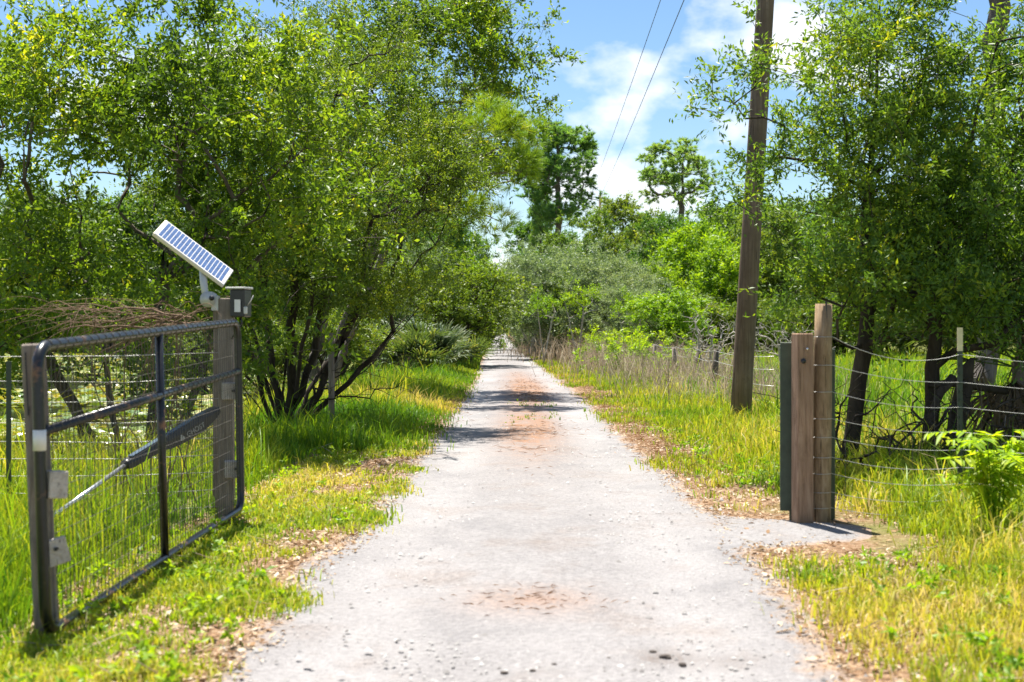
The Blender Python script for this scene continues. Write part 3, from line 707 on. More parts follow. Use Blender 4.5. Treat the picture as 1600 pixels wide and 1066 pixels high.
# --- left oak behind the gate
R = R_(11); bx, by = -4.05, 15.6; bz = gzf(bx, by)
sts = [stem(R, (-0.2, 0, 0), (-0.5, -0.1, 2.3), 9, 0.05), stem(R, (0.02, 0.1, 0), (0.20, 0.05, 2.6), 9, 0.04), stem(R, (0.18, -0.05, 0), (0.9, 0.3, 2.2), 9, 0.05), stem(R, (0.3, 0.15, 0), (1.5, 0.6, 2.0), 9, 0.06), stem(R, (-.3, .1, 0), (-1.6, -.5, 2.4), 9, .05)]
A = np.concatenate([clumps(R, 950, (0, 0, 3.7), (3.2, 2.2, 2.4), 64, 0.33, 0.30, fill=.08), clumps(R, 260, (-0.2, -1.0, 1.75), (2.6, 1.4, 0.75), 20, 0.28, 0.3)])
A = A[A[:, 2] > 0.95]
A = A[~((A[:, 1] < -0.1) & (np.abs(A[:, 0] - 0.05) < 0.62) & (A[:, 2] > 1.8) & (A[:, 2] < 3.5) & (R.random(len(A)) < 0.85))]
make_tree('oak_tree', (bx, by, bz), 'tall leafy oak with several trunks behind the solar panel and gate', 'tree', 11, sts, A, M['leaf_oak'], M['bark_oak'], 0.085,
          dict(shoots=5, per=13, slen=0.36, llen=0.082, lwid=0.034, spread=.62))
# --- dense multi-stem shrub beside the road
R = R_(12); bx, by = -3.02, 19.0; bz = gzf(bx, by)
sts = []
for (dx, dy, hz) in [(-1.6, 0.1, 1.5), (-0.9, -0.5, 2.4), (-0.35, 0.4, 3.0), (0.15, -0.2, 3.2), (0.6, 0.3, 2.8), (1.15, -0.3, 2.2), (1.5, 0.2, 1.5), (-1.3, 0.8, 2.0), (0.9, 0.9, 2.0), (-2.0, -0.3, 1.3), (-0.6, -0.7, 1.7), (0.4, -0.7, 2.0), (1.9, -0.1, 1.7), (-1.0, 0.3, 2.6), (0.0, 0.1, 2.9)]:
    sts.append(stem(R, (dx * 0.06, dy * 0.06, 0), (dx, dy, hz), 10, 0.07, -0.12))
A = np.concatenate([clumps(R, 1150, (0.45, 0, 3.7), (2.6, 1.8, 2.5), 66, 0.29, 0.35, fill=.08), clumps(R, 260, (0.6, -0.3, 2.0), (2.0, 1.3, 0.75), 20, 0.24, 0.3)])
A = A[A[:, 2] > 1.25]
make_tree('shrub_tree', (bx, by, bz), 'dense dark shrubby tree with many stems fanning out beside the road', 'tree', 12, sts, A, M['leaf_fine'], M['bark_dark'], 0.062,
          dict(shoots=7, per=14, slen=0.32, llen=0.054, lwid=0.019, spread=0.5))
# bare low branches of that shrub's neighbour
R = R_(13); A = clumps(R, 170, (0.5, 0, 0.75), (1.7, 0.9, 0.6), 20, 0.25, 0.2); A = A[A[:, 2] > 0.12]
P, par, ns = grow([stem(R, (0, 0, 0), (0.6, -0.1, 0.7), 5, .03), stem(R, (0, 0, 0), (-0.5, 0, 0.6), 5, .03)], A, 0.3); P, par = subdivide(P, par, R, 0.2, 0.14)
me, _, _ = skeleton_mesh('dead_branches', P, par, 0.003, 0.03)
tag(link('dead_branches', me, M['bark_dark'], None, (-3.0, 18.6, gzf(-3, 18.6))), 'bare dark low branches tangled at the foot of the shrubby tree', 'branches')
# --- tall airy oak behind the shrub
R = R_(14); bx, by = -4.3, 30.0; bz = gzf(bx, by)
A = clumps(R, 850, (2.5, 0, 6.6), (3.3, 2.4, 2.9), 55, 0.38, 0.40, fill=.08); A = A[A[:, 2] > 2.6]
make_tree('oak_tree', (bx, by, bz), 'tall airy oak rising behind the shrubby tree, its outer twigs against blue sky', 'tree', 14,
          [stem(R, (0, 0, 0), (1.3, 0, 5.5), 12, 0.07), stem(R, (0.1, 0, 0), (2.2, 0.3, 5.2), 12, 0.07)], A, M['leaf_oak'], M['bark_oak'], 0.10,
          dict(shoots=6, per=11, slen=0.40, llen=0.10, lwid=0.045), tip=0.005)
# --- young pine with bright long needles
R = R_(15); bx, by = -3.35, 25.5; bz = gzf(bx, by)
A = clumps(R, 170, (2.75, -0.3, 4.15), (1.25, 1.1, 1.4), 22, 0.22, 0.4)
make_tree('young_pine', (bx, by, bz), 'young pine with bright yellow green long needles leaning over the road', 'tree', 15,
          [stem(R, (0, 0, 0), (2.0, -0.2, 4.9), 12, 0.04)], A, M['needle_lime'], M['bark_pine'], 0.07,
          dict(tufts=3, per=40, off=0.16, nlen=0.22, nwid=0.007), tip=0.006, kind='needle')
# --- right oak by the fence post
R = R_(21); bx, by = 3.0, 12.8; bz = gzf(bx, by)
A = np.concatenate([clumps(R, 720, (0.75, 0.1, 3.2), (1.6, 1.4, 1.9), 50, 0.25, 0.35, fill=.08), clumps(R, 34, (-0.95, -0.2, 3.1), (0.6, 0.4, 1.2), 7, 0.12, 0.5), clumps(R, 190, (0.35, -0.2, 1.6), (1.2, 1.0, 0.5), 16, 0.2, 0.3)])
A = A[A[:, 2] > 1.05]
A = A[~((np.abs(A[:, 0] - 1.28) < 0.24) & (A[:, 2] > 2.6))]
make_tree('oak_tree', (bx, by, bz), 'narrow leaved oak with dark leaning trunk just behind the brown fence posts', 'tree', 21,
          [stem(R, (0, 0, 0), (0.16, 0, 1.2), 5, 0.02) + stem(R, (0.2, 0, 1.45), (0.5, 0.1, 4.2), 9, 0.05)[0:]], A, M['leaf_right'], M['bark_dark'], 0.075,
          dict(shoots=5, per=14, slen=0.30, llen=0.066, lwid=0.022, spread=.6))
# --- second right oak
R = R_(22); bx, by = 3.75, 12.9; bz = gzf(bx, by)
A = np.concatenate([clumps(R, 560, (1.1, 0.4, 3.1), (1.8, 1.5, 1.9), 46, 0.28, 0.35, fill=.08), clumps(R, 150, (0.5, 0, 1.7), (1.4, 1.2, 0.55), 12, 0.24, 0.3)])
A = A[A[:, 2] > 1.15]
A = A[~((np.abs(A[:, 0] - 0.55 - 0.04 * A[:, 1]) < 0.26) & (A[:, 2] > 2.6))]
make_tree('oak_tree', (bx, by, bz), 'dark trunked leafy tree beside the leaning dead trunk behind the wire fence', 'tree', 22,
          [stem(R, (0, 0, 0), (0.1, 0.05, 2.0), 7, 0.03) + stem(R, (0.14, 0.06, 2.2), (0.7, 0.2, 4.0), 7, 0.05)], A, M['leaf_right'], M['bark_dark'], 0.07,
          dict(shoots=5, per=14, slen=0.30, llen=0.066, lwid=0.024, spread=.6))
# --- third right tree, partly past the picture's edge
R = R_(27); bx, by = 5.45, 14.3; bz = gzf(bx, by)
A = np.concatenate([clumps(R, 420, (0.1, 0, 3.0), (1.5, 1.4, 2.0), 30, 0.28, 0.35, fill=.08), clumps(R, 90, (-0.4, -0.2, 1.6), (1.1, 1.0, 0.5), 9, 0.22, 0.3)])
make_tree('oak_tree', (bx, by, bz), 'dense leafy tree behind the young palm with hanging dead fronds', 'tree', 27, [stem(R, (0, 0, 0), (0.1, 0, 3.6), 10, 0.05)], A, M['leaf_right'], M['bark_dark'], 0.07,
          dict(shoots=5, per=14, slen=0.32, llen=0.07, lwid=0.026, spread=.6))
# --- broken leaning trunk with a fallen limb, and brush under the right trees
R = R_(23); b0 = Vector((3.92, 12.5, 0)); b0.z = gzf(b0.x, b0.y)
g = G(); g.tube([px(1482, 752, 12.5), px(1490, 700, 12.5), px(1497, 650, 12.5), px(1507, 605, 12.5), px(1512, 575, 12.5), px(1520, 560, 12.5)], [.085, .08, .08, .075, .055, .02], 9)
root = thing('leaning_trunk', (b0.x, b0.y, b0.z), 'broken dead trunk leaning behind the metal fence post with a snapped limb', 'trunk')
g.build('trunk', M['bark_dark'], root, True)
G().tube([px(1450, 603, 12.3), px(1480, 598, 12.35), px(1520, 603, 12.5), px(1572, 612, 12.7)], [.025, .032, .036, .03], 8).build('limb', M['bark_dark'], root, True)
G().tube([px(1490, 590, 12.35), px(1470, 612, 12.3), px(1455, 650, 12.2), px(1448, 690, 12.2)], [.045, .04, .032, .02], 7).build('limb', M['bark_dark'], root, True)
for i, (cx, cy_, n, w, hgt, mat, lab) in enumerate([(3.3, 11.9, 460, 1.2, 0.85, 'bark_dark', 'tangle of bent dead branches between the two dark trunks behind the fence'),
                                              (4.6, 11.6, 150, 1.0, 0.55, 'twig_dead', 'grey dead twigs heaped under the dead palm behind the wire fence')]):
    R = R_(24 + i); A = clumps(R, n, (0, 0, hgt * 0.6), (w, w * 0.6, hgt * 0.6), 16, 0.2, 0.2); A = A[A[:, 2] > 0.03]
    sts = [stem(R, (R.uniform(-w, w) * .6, R.uniform(-.3, .3), 0), (R.uniform(-w, w), R.uniform(-.4, .4), hgt * R.uniform(.4, 1)), 6, .06, 0.15) for _ in range(6)]
    P, par, ns = grow(sts, A, 0.15, 0.0); P, par = subdivide(P, par, R, 0.15, 0.2)
    me, _, _ = skeleton_mesh('dead_brush', P, par, 0.0035, 0.045)
    tag(link('dead_brush', me, M[mat], None, (cx, cy_, gzf(cx, cy_))), lab, 'brush')
# --- tall pine on the right
R = R_(26); bx, by = 8.66, 26; bz = gzf(bx, by)
A = clumps(R, 260, (0, 0, 12.5), (3, 3, 3.2), 30, 0.5, 0.5)
make_tree('pine_tree', (bx, by, bz), 'tall pine with thick dark bare trunk rising above the right oaks', 'tree', 26, [stem(R, (0, 0, 0), (0.35, 0, 14.5), 22, 0.03)], A, M['needle_far'], M['bark_pine'], 0.21,
          dict(tufts=5, per=26, off=0.3, nlen=0.3, nwid=0.02), tip=0.008, kind='needle', sub_len=0.6)

# --- palm fronds
def frond_mesh(name, seed, nl=22, L=0.62, droop=0.35, pet=0.5, fan=2.5, wid=0.03):
    R = R_(seed); V = []; T = []; ti = []
    def quad(a, b, c, d_, t_):
        k = len(V); V.extend([a, b, c, d_]); T.extend([(k, k + 1, k + 2), (k, k + 2, k + 3)]); ti.extend([t_] * 4)
    e = np.array
    quad(e((-.008, 0, 0)), e((.008, 0, 0)), e((.006, pet, pet * .12)), e((-.006, pet, pet * .12)), 0.5)
    quad(e((0, 0, -.008)), e((0, 0, .008)), e((0, pet, pet * .12 + .006)), e((0, pet, pet * .12 - .006)), 0.5)
    o = e((0, pet, pet * .12))
    for i in range(nl):
        a = (i / (nl - 1) - .5) * fan * 1.15 + R.normal(0, .03); l = L * (0.72 + 0.28 * math.cos(a * .8)) * R.uniform(.85, 1.1)
        d = e((math.sin(a), math.cos(a), R.normal(0.10, .06))); d /= np.linalg.norm(d); s = e((math.cos(a), -math.sin(a), 0)) * wid / 2
        p0 = o; p1 = o + d * l * .5; p2 = o + d * l * .85 + e((0, 0, -droop * l * .18)); p3 = o + d * l + e((0, 0, -droop * l * .5))
        t_ = float(np.clip(R.normal(.45, .22), 0, 1)); up_ = e((0, 0, wid * .35))
        quad(p0, p1 - s, p1 + up_, p0, t_); quad(p0, p1 + up_, p1 + s, p0, t_)
        quad(p1 - s, p1 + s, p2 + s * .6, p2 - s * .6, t_)
        k = len(V); V.extend([p2 - s * .6, p2 + s * .6, p3]); T.append((k, k + 1, k + 2)); ti.extend([t_] * 3)
    return np_mesh(name, np.array(V), np.array(T), np.array(ti))
fm = [frond_mesh('frond', 31), frond_mesh('frond', 32, 20, .55, .6), frond_mesh('frond', 33, 24, .7, .2)]
fd = [frond_mesh('dead_frond', 34, 16, .6, 1.8, .45, 1.6, .022), frond_mesh('dead_frond', 35, 14, .5, 1.6, .5, 1.3, .02)]
for m_ in fm: m_.materials.append(M['palm'])
for m_ in fd: m_.materials.append(M['palm_dead'])
def palmetto(name, base, label, seed, n, ndead, s, elev=(0.2, 1.25), z0=0.05, stemh=0.0, spread=0.35):
    R = R_(seed); root = thing(name, base, label, 'palm' if stemh else 'palmetto')
    if stemh:
        g = G(); g.tube([Vector(base) + Vector((0, 0, -0.1)), Vector(base) + Vector((.02, 0, stemh * .5)), Vector(base) + Vector((0, 0, stemh))], [.12, .10, .11], 10); g.build('trunk', M['twig_dead'], root, True)
    for i in range(n + ndead):
        dead = i >= n; m_ = (fd if dead else fm)[i % (2 if dead else 3)]
        o = link('dead_frond' if dead else 'frond', m_, None, root)
        a = R.random() * 6.283; el = R.uniform(-1.45, -0.7) if dead else R.uniform(*elev)
        o.rotation_euler = (Matrix.Rotation(a, 3, 'Z') @ Matrix.Rotation(el, 3, 'X') @ Matrix.Rotation(R.normal(0, .35), 3, 'Y')).to_euler()
        q = R.random() * spread * (0 if stemh else 1)
        o.location = (math.cos(a * 3) * q, math.sin(a * 3) * q, (z0 if not dead else z0 + 0.35) + (stemh * R.uniform(.85, 1.0) if stemh else 0))
        o.scale = [s * R.uniform(.8, 1.15)] * 3
    return root
palmetto('saw_palmetto', (-2.55, 41, gzf(-2.55, 41)), 'grey green saw palmetto clump leaning over the left road edge', 41, 40, 5, 1.4, spread=.8)
palmetto('saw_palmetto', (-2.05, 46, gzf(-2.05, 46)), 'smaller saw palmetto clump just beyond the larger one at the road edge', 42, 24, 2, 1.3, spread=.6)
palmetto('saw_palmetto', (-3.55, 41.5, gzf(-3.55, 41.5)), 'shaggy palmetto with a skirt of dead brown fronds left of the green clump', 43, 10, 30, 1.6, spread=.8, z0=.8)
palmetto('cabbage_palm', (4.75, 13.2, gzf(4.75, 13.2)), 'young palm with brown dead hanging fronds under dark green ones behind the fence', 44, 14, 16, 1.15, stemh=1.05, elev=(-.2, 1.3))

# --- bright compound-leaved plant at the fence
R = R_(45); base = px(1556, 790, 8.5); base.z = gzf(base.x, base.y)
root = thing('leafy_plant', tuple(base), 'bright lime green leafy plant with arching pointed leaflets growing through the wire fence', 'plant')
V = []; T = []; ti = []; gs = G()
for s_ in range(26):
    a = R.random() * 6.283; h = R.uniform(.38, .72); rr = R.uniform(.05, .32)
    p0 = np.array([0, 0, 0.0]); p1 = np.array([math.cos(a) * rr * .5, math.sin(a) * rr * .5, h]); p2 = p1 + np.array([math.cos(a) * rr, math.sin(a) * rr, -0.02])
    pts = [p0 + (p1 - p0) * t for t in (0, .5, 1)] + [p1 + (p2 - p1) * t for t in (.5, 1)]
    gs.tube([base + Vector(p) for p in pts], [.004, .0035, .003, .002, .001], 4)
    for q in range(22):
        t = 0.35 + 0.65 * q / 22; pp = p0 + (p1 - p0) * min(1, t * 1.6) if t < .62 else p1 + (p2 - p1) * (t - .62) / .38
        d_ = unit(np.array([math.cos(a + (1.2 if q % 2 else -1.2)), math.sin(a + (1.2 if q % 2 else -1.2)), R.normal(-.15, .3)]))
        l = R.uniform(.07, .12); sdv = unit(np.cross(d_, [0, 0, 1])) * l * .16
        k = len(V); V += [pp, pp + d_ * l * .45 + sdv, pp + d_ * l + [0, 0, -.02], pp + d_ * l * .45 - sdv]; T += [(k, k + 1, k + 2), (k, k + 2, k + 3)]; ti += [float(np.clip(R.normal(.5, .25), 0, 1))] * 4
gs.build('stem', M['fern'], root); link('foliage', np_mesh('foliage', np.array(V), np.array(T), np.array(ti)), M['fern'], root)

# ------------------------------------------------------------------ far tree kinds (first of each is a real tree too)
def bush_proto(name, seed, H, W, low, mat, bark, n=420, shoots=5, per=10, llen=.17, lwid=.075, slen=.45, k=34, cr=.42, br=.12, stems_=2, trunk_h=.45):
    R = R_(seed); A = clumps(R, n, (0, 0, (H + low) / 2), (W, W, (H - low) / 2), k, cr * W / 2.4, 0.45); A = A[A[:, 2] > low * .8 + .1]
    sts = [stem(R, (R.normal(0, .1), R.normal(0, .1), 0), (R.normal(0, W * .25), R.normal(0, W * .25), H * trunk_h), 8, .06) for _ in range(stems_)]
    return make_tree(name, (0, 0, 0), 'x', 'tree', seed, sts, A, M[mat], M[bark], br, dict(shoots=shoots, per=per, slen=slen, llen=llen, lwid=lwid), tip=.006, sub_len=.7)
PR = {}
PR['oak'] = bush_proto('broadleaf_tree', 51, 10, 3.4, 1.2, 'leaf_far', 'bark_oak', 560, 6, 11)
PR['oak2'] = bush_proto('broadleaf_tree', 52, 9, 3.0, 0.8, 'leaf_far', 'bark_oak', 520, 6, 11, stems_=3)
PR['willow'] = bush_proto('willow_shrub', 53, 6, 2.9, 0.5, 'leaf_willow', 'bark_pale', 520, 7, 11, .14, .045, stems_=4, slen=.5)
PR['lime'] = bush_proto('sapling_tree', 54, 6, 1.7, 0.8, 'leaf_lime', 'bark_oak', 240, 6, 10, .16, .07, br=.06)
PR['bush'] = bush_proto('broadleaf_bush', 55, 4, 2.0, 0.3, 'leaf_fine', 'bark_dark', 480, 6, 12, .10, .04, slen=.35, stems_=4)
def pine_proto(seed, H, c, rad, k, cr, n, per=22, bend=0.3):
    R = R_(seed); A = clumps(R, n, c, rad, k, cr, .5)
    return make_tree('pine_tree', (0, 0, 0), 'x', 'tree', seed, [stem(R, (0, 0, 0), (bend, 0, H * .93), 18, .06)], A, M['needle_far'], M['bark_pine'], .24,
        dict(tufts=6, per=per, off=.4, nlen=.34, nwid=.05), tip=.02, kind='needle', sub_len=.9, bf=.2)
PR['pineA'] = pine_proto(56, 19, (0, 0, 13.4), (3.0, 3.0, 5.2), 40, .55, 360)
PR['pineB'] = pine_proto(57, 19, (0, 0, 15.6), (4.4, 4.0, 3.3), 30, .40, 190)
HT = dict(oak=10, oak2=9, willow=6, lime=6, bush=4, pineA=19, pineB=19)
# bare pale-stemmed saplings
R = R_(58); A = clumps(R, 70, (0, 0, 4.2), (1.5, 1.5, 1.5), 12, .3, .4)
PR['pale'] = make_tree('pale_sapling', (0, 0, 0), 'x', 'tree', 58, [stem(R, (0, 0, 0), (.9, 0, 3.6), 9, .08), stem(R, (.05, 0, 0), (-.6, .2, 3.3), 9, .08)], A, M['leaf_lime'], M['bark_pale'], .06,
        dict(shoots=4, per=8, slen=.35, llen=.15, lwid=.06), tip=.008, sub_len=.5); HT['pale'] = 5.6
used = set()
def put(kind, x, ytop, d, label, group=None, wide=1.0, seed=None):
    X = (x - 800) / F * d; z = gzf(X, d); H = CH + (HOR - ytop) / F * d - z; s = H / HT[kind]
    rz = random.random() * 6.283
    if kind not in used:
        o = PR[kind]; used.add(kind); o.location = (X, d, z); o.rotation_euler = (0, 0, rz); o['label'] = label
        if group: o['group'] = group
    else: o = copy_tree(PR[kind], (X, d, z), rz, s, label, group)
    if not group and 'group' in o: del o['group']
    o.scale = (s * wide, s * wide, s); return o
# landmarks
put('pineA', 876, 168, 120, 'tall pine with full rounded crown against the clouds beside the power lines', wide=1.12)
put('pineB', 1062, 212, 126, 'tall flat topped pine with open spreading limbs left of the utility pole', wide=1.25)
put('pineA', 846, 270, 150, 'slender thin pine standing behind the tall full crowned pine', wide=.55)
for a in [(1120, 308, 118), (1168, 300, 122), (1010, 322, 140), (1215, 300, 125), (1300, 290, 130)]:
    put('pineA', *a, 'short pine in the row of pine tops along the far treeline', 'pine tops along the treeline', 1.25)
for a in [(830, 405, 70), (868, 372, 62), (925, 380, 60), (968, 405, 58), (1000, 430, 55)]:
    wl_ = dict(zip((830, 868, 925, 968, 1000), ('grey green willowy shrub closest to the right edge of the far road', 'tallest grey green shrub standing under the full crowned pine', 'broad grey green shrub behind the thin pale saplings', 'grey green shrub between the broad willowy shrub and the lowest one', 'lowest grey green shrub next to the round lime green one')))
    put('willow', *a, wl_[a[0]], 'grey green shrubs beyond the dry weeds', 1.15)
for k_, a in [('oak', (915, 318, 84)), ('oak2', (985, 296, 88)), ('oak', (1045, 322, 80)), ('oak2', (1105, 312, 84)), ('oak', (1160, 310, 80)), ('oak2', (1205, 320, 76)), ('oak', (1260, 310, 78)), ('oak', (1340, 300, 72)), ('oak2', (1420, 290, 66)), ('oak', (1500, 270, 64)), ('oak2', (1590, 260, 60)), ('oak', (1690, 250, 60))]:
    put(k_, *a, 'dark green broadleaf tree in the treeline behind the right meadow', 'treeline behind the right meadow')
for a in [(1085, 335, 70), (1125, 368, 66)]:
    put('lime', *a, 'taller bright yellow green sapling below the flat topped pine' if a[0] == 1085 else 'shorter bright yellow green sapling next to the utility pole', 'tall yellow green saplings', 1.1)
put('lime', 1050, 448, 48, 'round lime green shrub behind the dead grey twigs', wide=1.9)
put('lime', 885, 412, 60, 'lime green sapling top among the grey green shrubs', wide=.6)
put('lime', 1030, 400, 60, 'lime green sapling leaning out beside the round lime shrub', wide=.9)
for a in [(850, 440, 54), (905, 425, 52), (985, 440, 50)]:
    put('pale', *a, {850: 'thin pale trunked sapling at the road end of the dry weeds', 905: 'tallest pale trunked sapling with forked stems before the grey green shrubs', 985: 'pale trunked sapling beside the lowest grey green shrub'}[a[0]], 'pale stemmed saplings')
# left side of the road
put('bush', 590, 425, 45, 'rounded fine leaved bush behind the dead palmetto skirt', wide=1.1)
put('bush', 660, 405, 48, 'fine leaved bush arching above the green palmetto')
put('willow', 640, 372, 50, 'grey green moss hung shrub above the palmettos', wide=.9)
put('oak2', 690, 330, 58, 'leafy tree leaning over the left of the road past the palmettos', wide=.8)
put('oak', 800, 318, 92, 'dark crowned tree leaning over the road from the left', wide=.6).location.x = -3.3
put('lime', 735, 395, 52, 'yellow green sapling at the left road edge past the palmettos', wide=1.1)
for k_, a in [('bush', (738, 455, 62)), ('oak2', (722, 390, 78)), ('bush', (752, 450, 88)), ('oak', (742, 400, 105)), ('oak2', (757, 425, 140)), ('oak', (762, 432, 185))]:
    put(k_, *a, 'roadside tree crowding the far left edge of the road', 'trees along the far left of the road')
for k_, a in [('bush', (818, 455, 92)), ('oak2', (822, 430, 125)), ('oak', (812, 435, 165)), ('oak2', (803, 450, 215)), ('bush', (835, 470, 78))]:
    put(k_, *a, 'roadside tree crowding the far right edge of the road', 'trees along the far right of the road')
for i in range(11):
    put(['oak', 'oak2'][i % 2], 590 + i * 40, 420 + random.uniform(-12, 12), 380 + random.uniform(-25, 60), 'distant tree closing the view at the end of the road', 'distant trees at the road end', 1.7)
for a, lab in [((520, 470, 33), 'low fine leaved bush behind the bare stems of the shrubby tree'), ((585, 395, 47), 'round bush behind the dead palmetto skirt, beside the mossy shrub'), ((705, 392, 50), 'dense bush above the palmettos close to the road'),
        ((420, 500, 34), 'low bush on the pond bank behind the shrubby tree'), ((330, 505, 38), 'low bush at the pond edge behind the gate opener')]:
    put('bush', *a, lab, wide=1.35)
for i in range(14):
    put('bush', -40 + i * 52, 455 + random.uniform(-12, 12), 104 + random.uniform(-2, 5), 'low dark bush lining the far bank of the pond', 'bushes lining the far pond bank', 1.7)
for i in range(15):
    put('bush', 1010 + i * 50, 462 + random.uniform(-14, 14), 66 + random.uniform(-4, 6), 'low bush at the foot of the treeline behind the right meadow', 'bushes under the right treeline', 1.6)
# trees behind the left oak and across the pond
for k_, a in [('oak', (560, 150, 76)), ('oak2', (640, 210, 80)), ('oak', (470, 190, 78)), ('oak2', (395, 250, 82))]:
    put(k_, *a, {560: 'tall tree seen through the shrubby tree, tallest of those behind it', 640: 'tree behind the young pine on the left of the road', 470: 'tree seen between the left oak and the shrubby tree', 395: 'shorter tree behind the solar panel beyond the left oak'}[a[0]], 'trees behind the left oak')
for i in range(12):
    put(['oak', 'oak2', 'willow'][i % 3], -120 + i * 48, 292 + random.uniform(-18, 30), 108 + random.uniform(-3, 14), 'tree on the far bank of the pond', 'trees across the pond', 1.25)
for i in range(15):
    put(['oak2', 'oak'][i % 2], 850 + i * 62, 345 + random.uniform(-15, 15), 165 + random.uniform(-10, 20), 'distant tree far behind the right treeline', 'distant trees behind the meadow', 1.3)

# --- dry weeds and leafy weeds along the right fence
def weeds(name, label, n, y0, y1, xf, hh, mat, wid, lean):
    y = rng.uniform(y0, y1, n); x = xf(y) + rng.normal(0, 1, n) * (0.5 + y * 0.012)
    h = hh * rng.uniform(.3, 1.2, n) * (.5 + fbm(x, y, 2.0, 77)); V, T, tt = blades(x, y, gz(x, y), h, np.full(n, wid) * (y / 50), rng.uniform(lean[0], lean[1], n), rng.random(n))
    tag(link(name, np_mesh(name, V, T, tt), M[mat]), label, 'weeds', kind='stuff')
weeds('dry_weeds', 'dry pinkish brown weed stalks along the right fence', 10000, 42, 80, lambda y: 3.1 + (80 - y) * 0.035, 1.2, 'dry_weed', .02, (.05, 1.1))
weeds('dry_weeds', 'dead brown stalks around the wooden fence posts', 6000, 23, 46, lambda y: 4.2 - .012 * (y - 22), 0.95, 'dry_weed', .017, (.05, 1.2))
n = 90; y = rng.uniform(36, 56, n); x = 3.7 + rng.normal(0, .8, n)
pos = np.repeat(np.stack([x, y, gz(x, y)], -1), 4, 0); pos[:, 2] += (np.array([.3, .55, .8, 1.0])[None] * rng.uniform(.5, 1.25, (n, 1))).ravel(); pos[:, :2] += rng.normal(0, .12, (len(pos), 2)); R = R_(61)
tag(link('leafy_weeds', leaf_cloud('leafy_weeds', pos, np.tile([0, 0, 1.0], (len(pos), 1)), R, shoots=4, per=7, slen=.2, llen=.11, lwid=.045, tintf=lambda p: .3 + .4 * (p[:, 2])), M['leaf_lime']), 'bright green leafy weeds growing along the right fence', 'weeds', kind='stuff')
# grey dead shrubs
for i, (qx, d_, w, h, lab) in enumerate([(1110, 36, 1.1, 1.9, 'leafless grey shrub behind the leaning wooden fence posts'), (1225, 40, 1.6, 2.0, 'tangle of pale grey dead twigs in the meadow beside the utility pole'), (700, 62, 1.2, 4.2, 'bare grey branches among the bushes left of the road')]):
    R = R_(70 + i); A = clumps(R, 330, (0, 0, h * .6), (w, w * .8, h * .42), 24, .22, .3); A = A[A[:, 2] > .1]
    P, par, ns = grow([stem(R, (0, 0, 0), (R.normal(0, w * .4), 0, h * .6), 6, .05) for _ in range(4)], A, .3); P, par = subdivide(P, par, R, .3, .16)
    me, _, _ = skeleton_mesh('dead_shrub', P, par, .006, .045); X = (qx - 800) / F * d_
    tag(link('dead_shrub', me, M['bark_pale'], None, (X, d_, gzf(X, d_))), lab, 'shrub')

# ------------------------------------------------------------------ utility pole and power lines
d_ = 20.3; pb = px(1156, 660, d_); pt = pb + (px(1196, 0, d_) - px(1156, 660, d_)) / (px(1196, 0, d_).z - pb.z) * (10.4 - pb.z)
pb.z = gzf(pb.x, pb.y)
root = thing('utility_pole', tuple(pb), 'tall weathered round wooden utility pole leaning slightly beside the road', 'pole')
g = G(); k = 14; g.tube([pb.lerp(pt, i / k) + Vector((0, 0, -0.2 if i == 0 else 0)) for i in range(k + 1)], [0.150 - 0.045 * i / k for i in range(k + 1)], 18); g.build('pole_shaft', M['wood_pole'], root, True)
for hz in (8.55, 10.3):
    q = pb.lerp(pt, hz / pt.z); g = G(); g.tube([q + Vector((-.02, 0, 0)), q + Vector((-.26, 0, .03))], .035, 8); g.build('insulator', M['bracket'], root, True)
def wire_line(a, b, sag, n=24): return [a.lerp(b, i / n) + Vector((0, 0, -4 * sag * (i / n) * (1 - i / n))) for i in range(n + 1)]
far = Vector((8.3, 134, 0)); far.z = gzf(8.3, 134)
root2 = thing('utility_pole', tuple(far), 'top of a far utility pole just showing above the treeline', 'pole')
G().tube([far + Vector((0, 0, -.2)), far + Vector((0, 0, 14.0))], [.2, .13], 12).build('pole_shaft', M['wood_pole'], root2, True)
for hz, hf, lab in ((8.55, 13.6, 'lower power line running from the utility pole towards the pines'), (10.3, 14.0, 'upper power line crossing the blue sky above the lower one')):
    q = pb.lerp(pt, hz / pt.z) + Vector((-.26, 0, .05)); e_ = far + Vector((-.1 if hz < 9 else -.9, 0, hf))
    tag(G().tube(wire_line(q, e_, .25), .011, 6).build('power_line', M['cable'], None, base=tuple(q)), lab, 'power line')

# ------------------------------------------------------------------ right fence and latch posts
def ground_at(p): return gzf(p.x, p.y)
def post_between(top, bot): return [bot + (top - bot) * (i / 6) for i in range(7)]
rp_b = px(1280, 815, 9.6); rp_t = px(1287, 475, 9.6); rp_b.z = ground_at(rp_b) - 0.25
root = thing('round_fence_post', (rp_b.x, rp_b.y, ground_at(rp_b)), 'round brown timber fence post with wires stapled to it', 'fence post')
pts = post_between(rp_t, rp_b); g = G(); rs = [.074, .073, .070, .068, .065, .061, .056]; g.tube(pts, rs, 20); g.build('post_shaft', M['wood_round'], root, True)
g = G(); g.box(rp_t + Vector((.005, -.052, -.06)), .012, .008, .15); g.build('split', M['black'], root)
sp_b = px(1259, 812, 9.52); sp_t = px(1258, 521, 9.52); sp_b.z = ground_at(sp_b) - .2
g = G(); Mx = Matrix.Rotation(math.radians(12), 3, 'Z')
c_ = (sp_t + sp_b) / 2; c_.x -= .02; g.box(c_, .115, .11, (sp_t.z - sp_b.z), Mx, bev=.006)
root = thing('square_timber_post', (sp_b.x, sp_b.y, ground_at(sp_b)), 'square sawn brown timber post with a dark knot beside the round post', 'post')
g.build('post_shaft', M['wood_brown'], root)
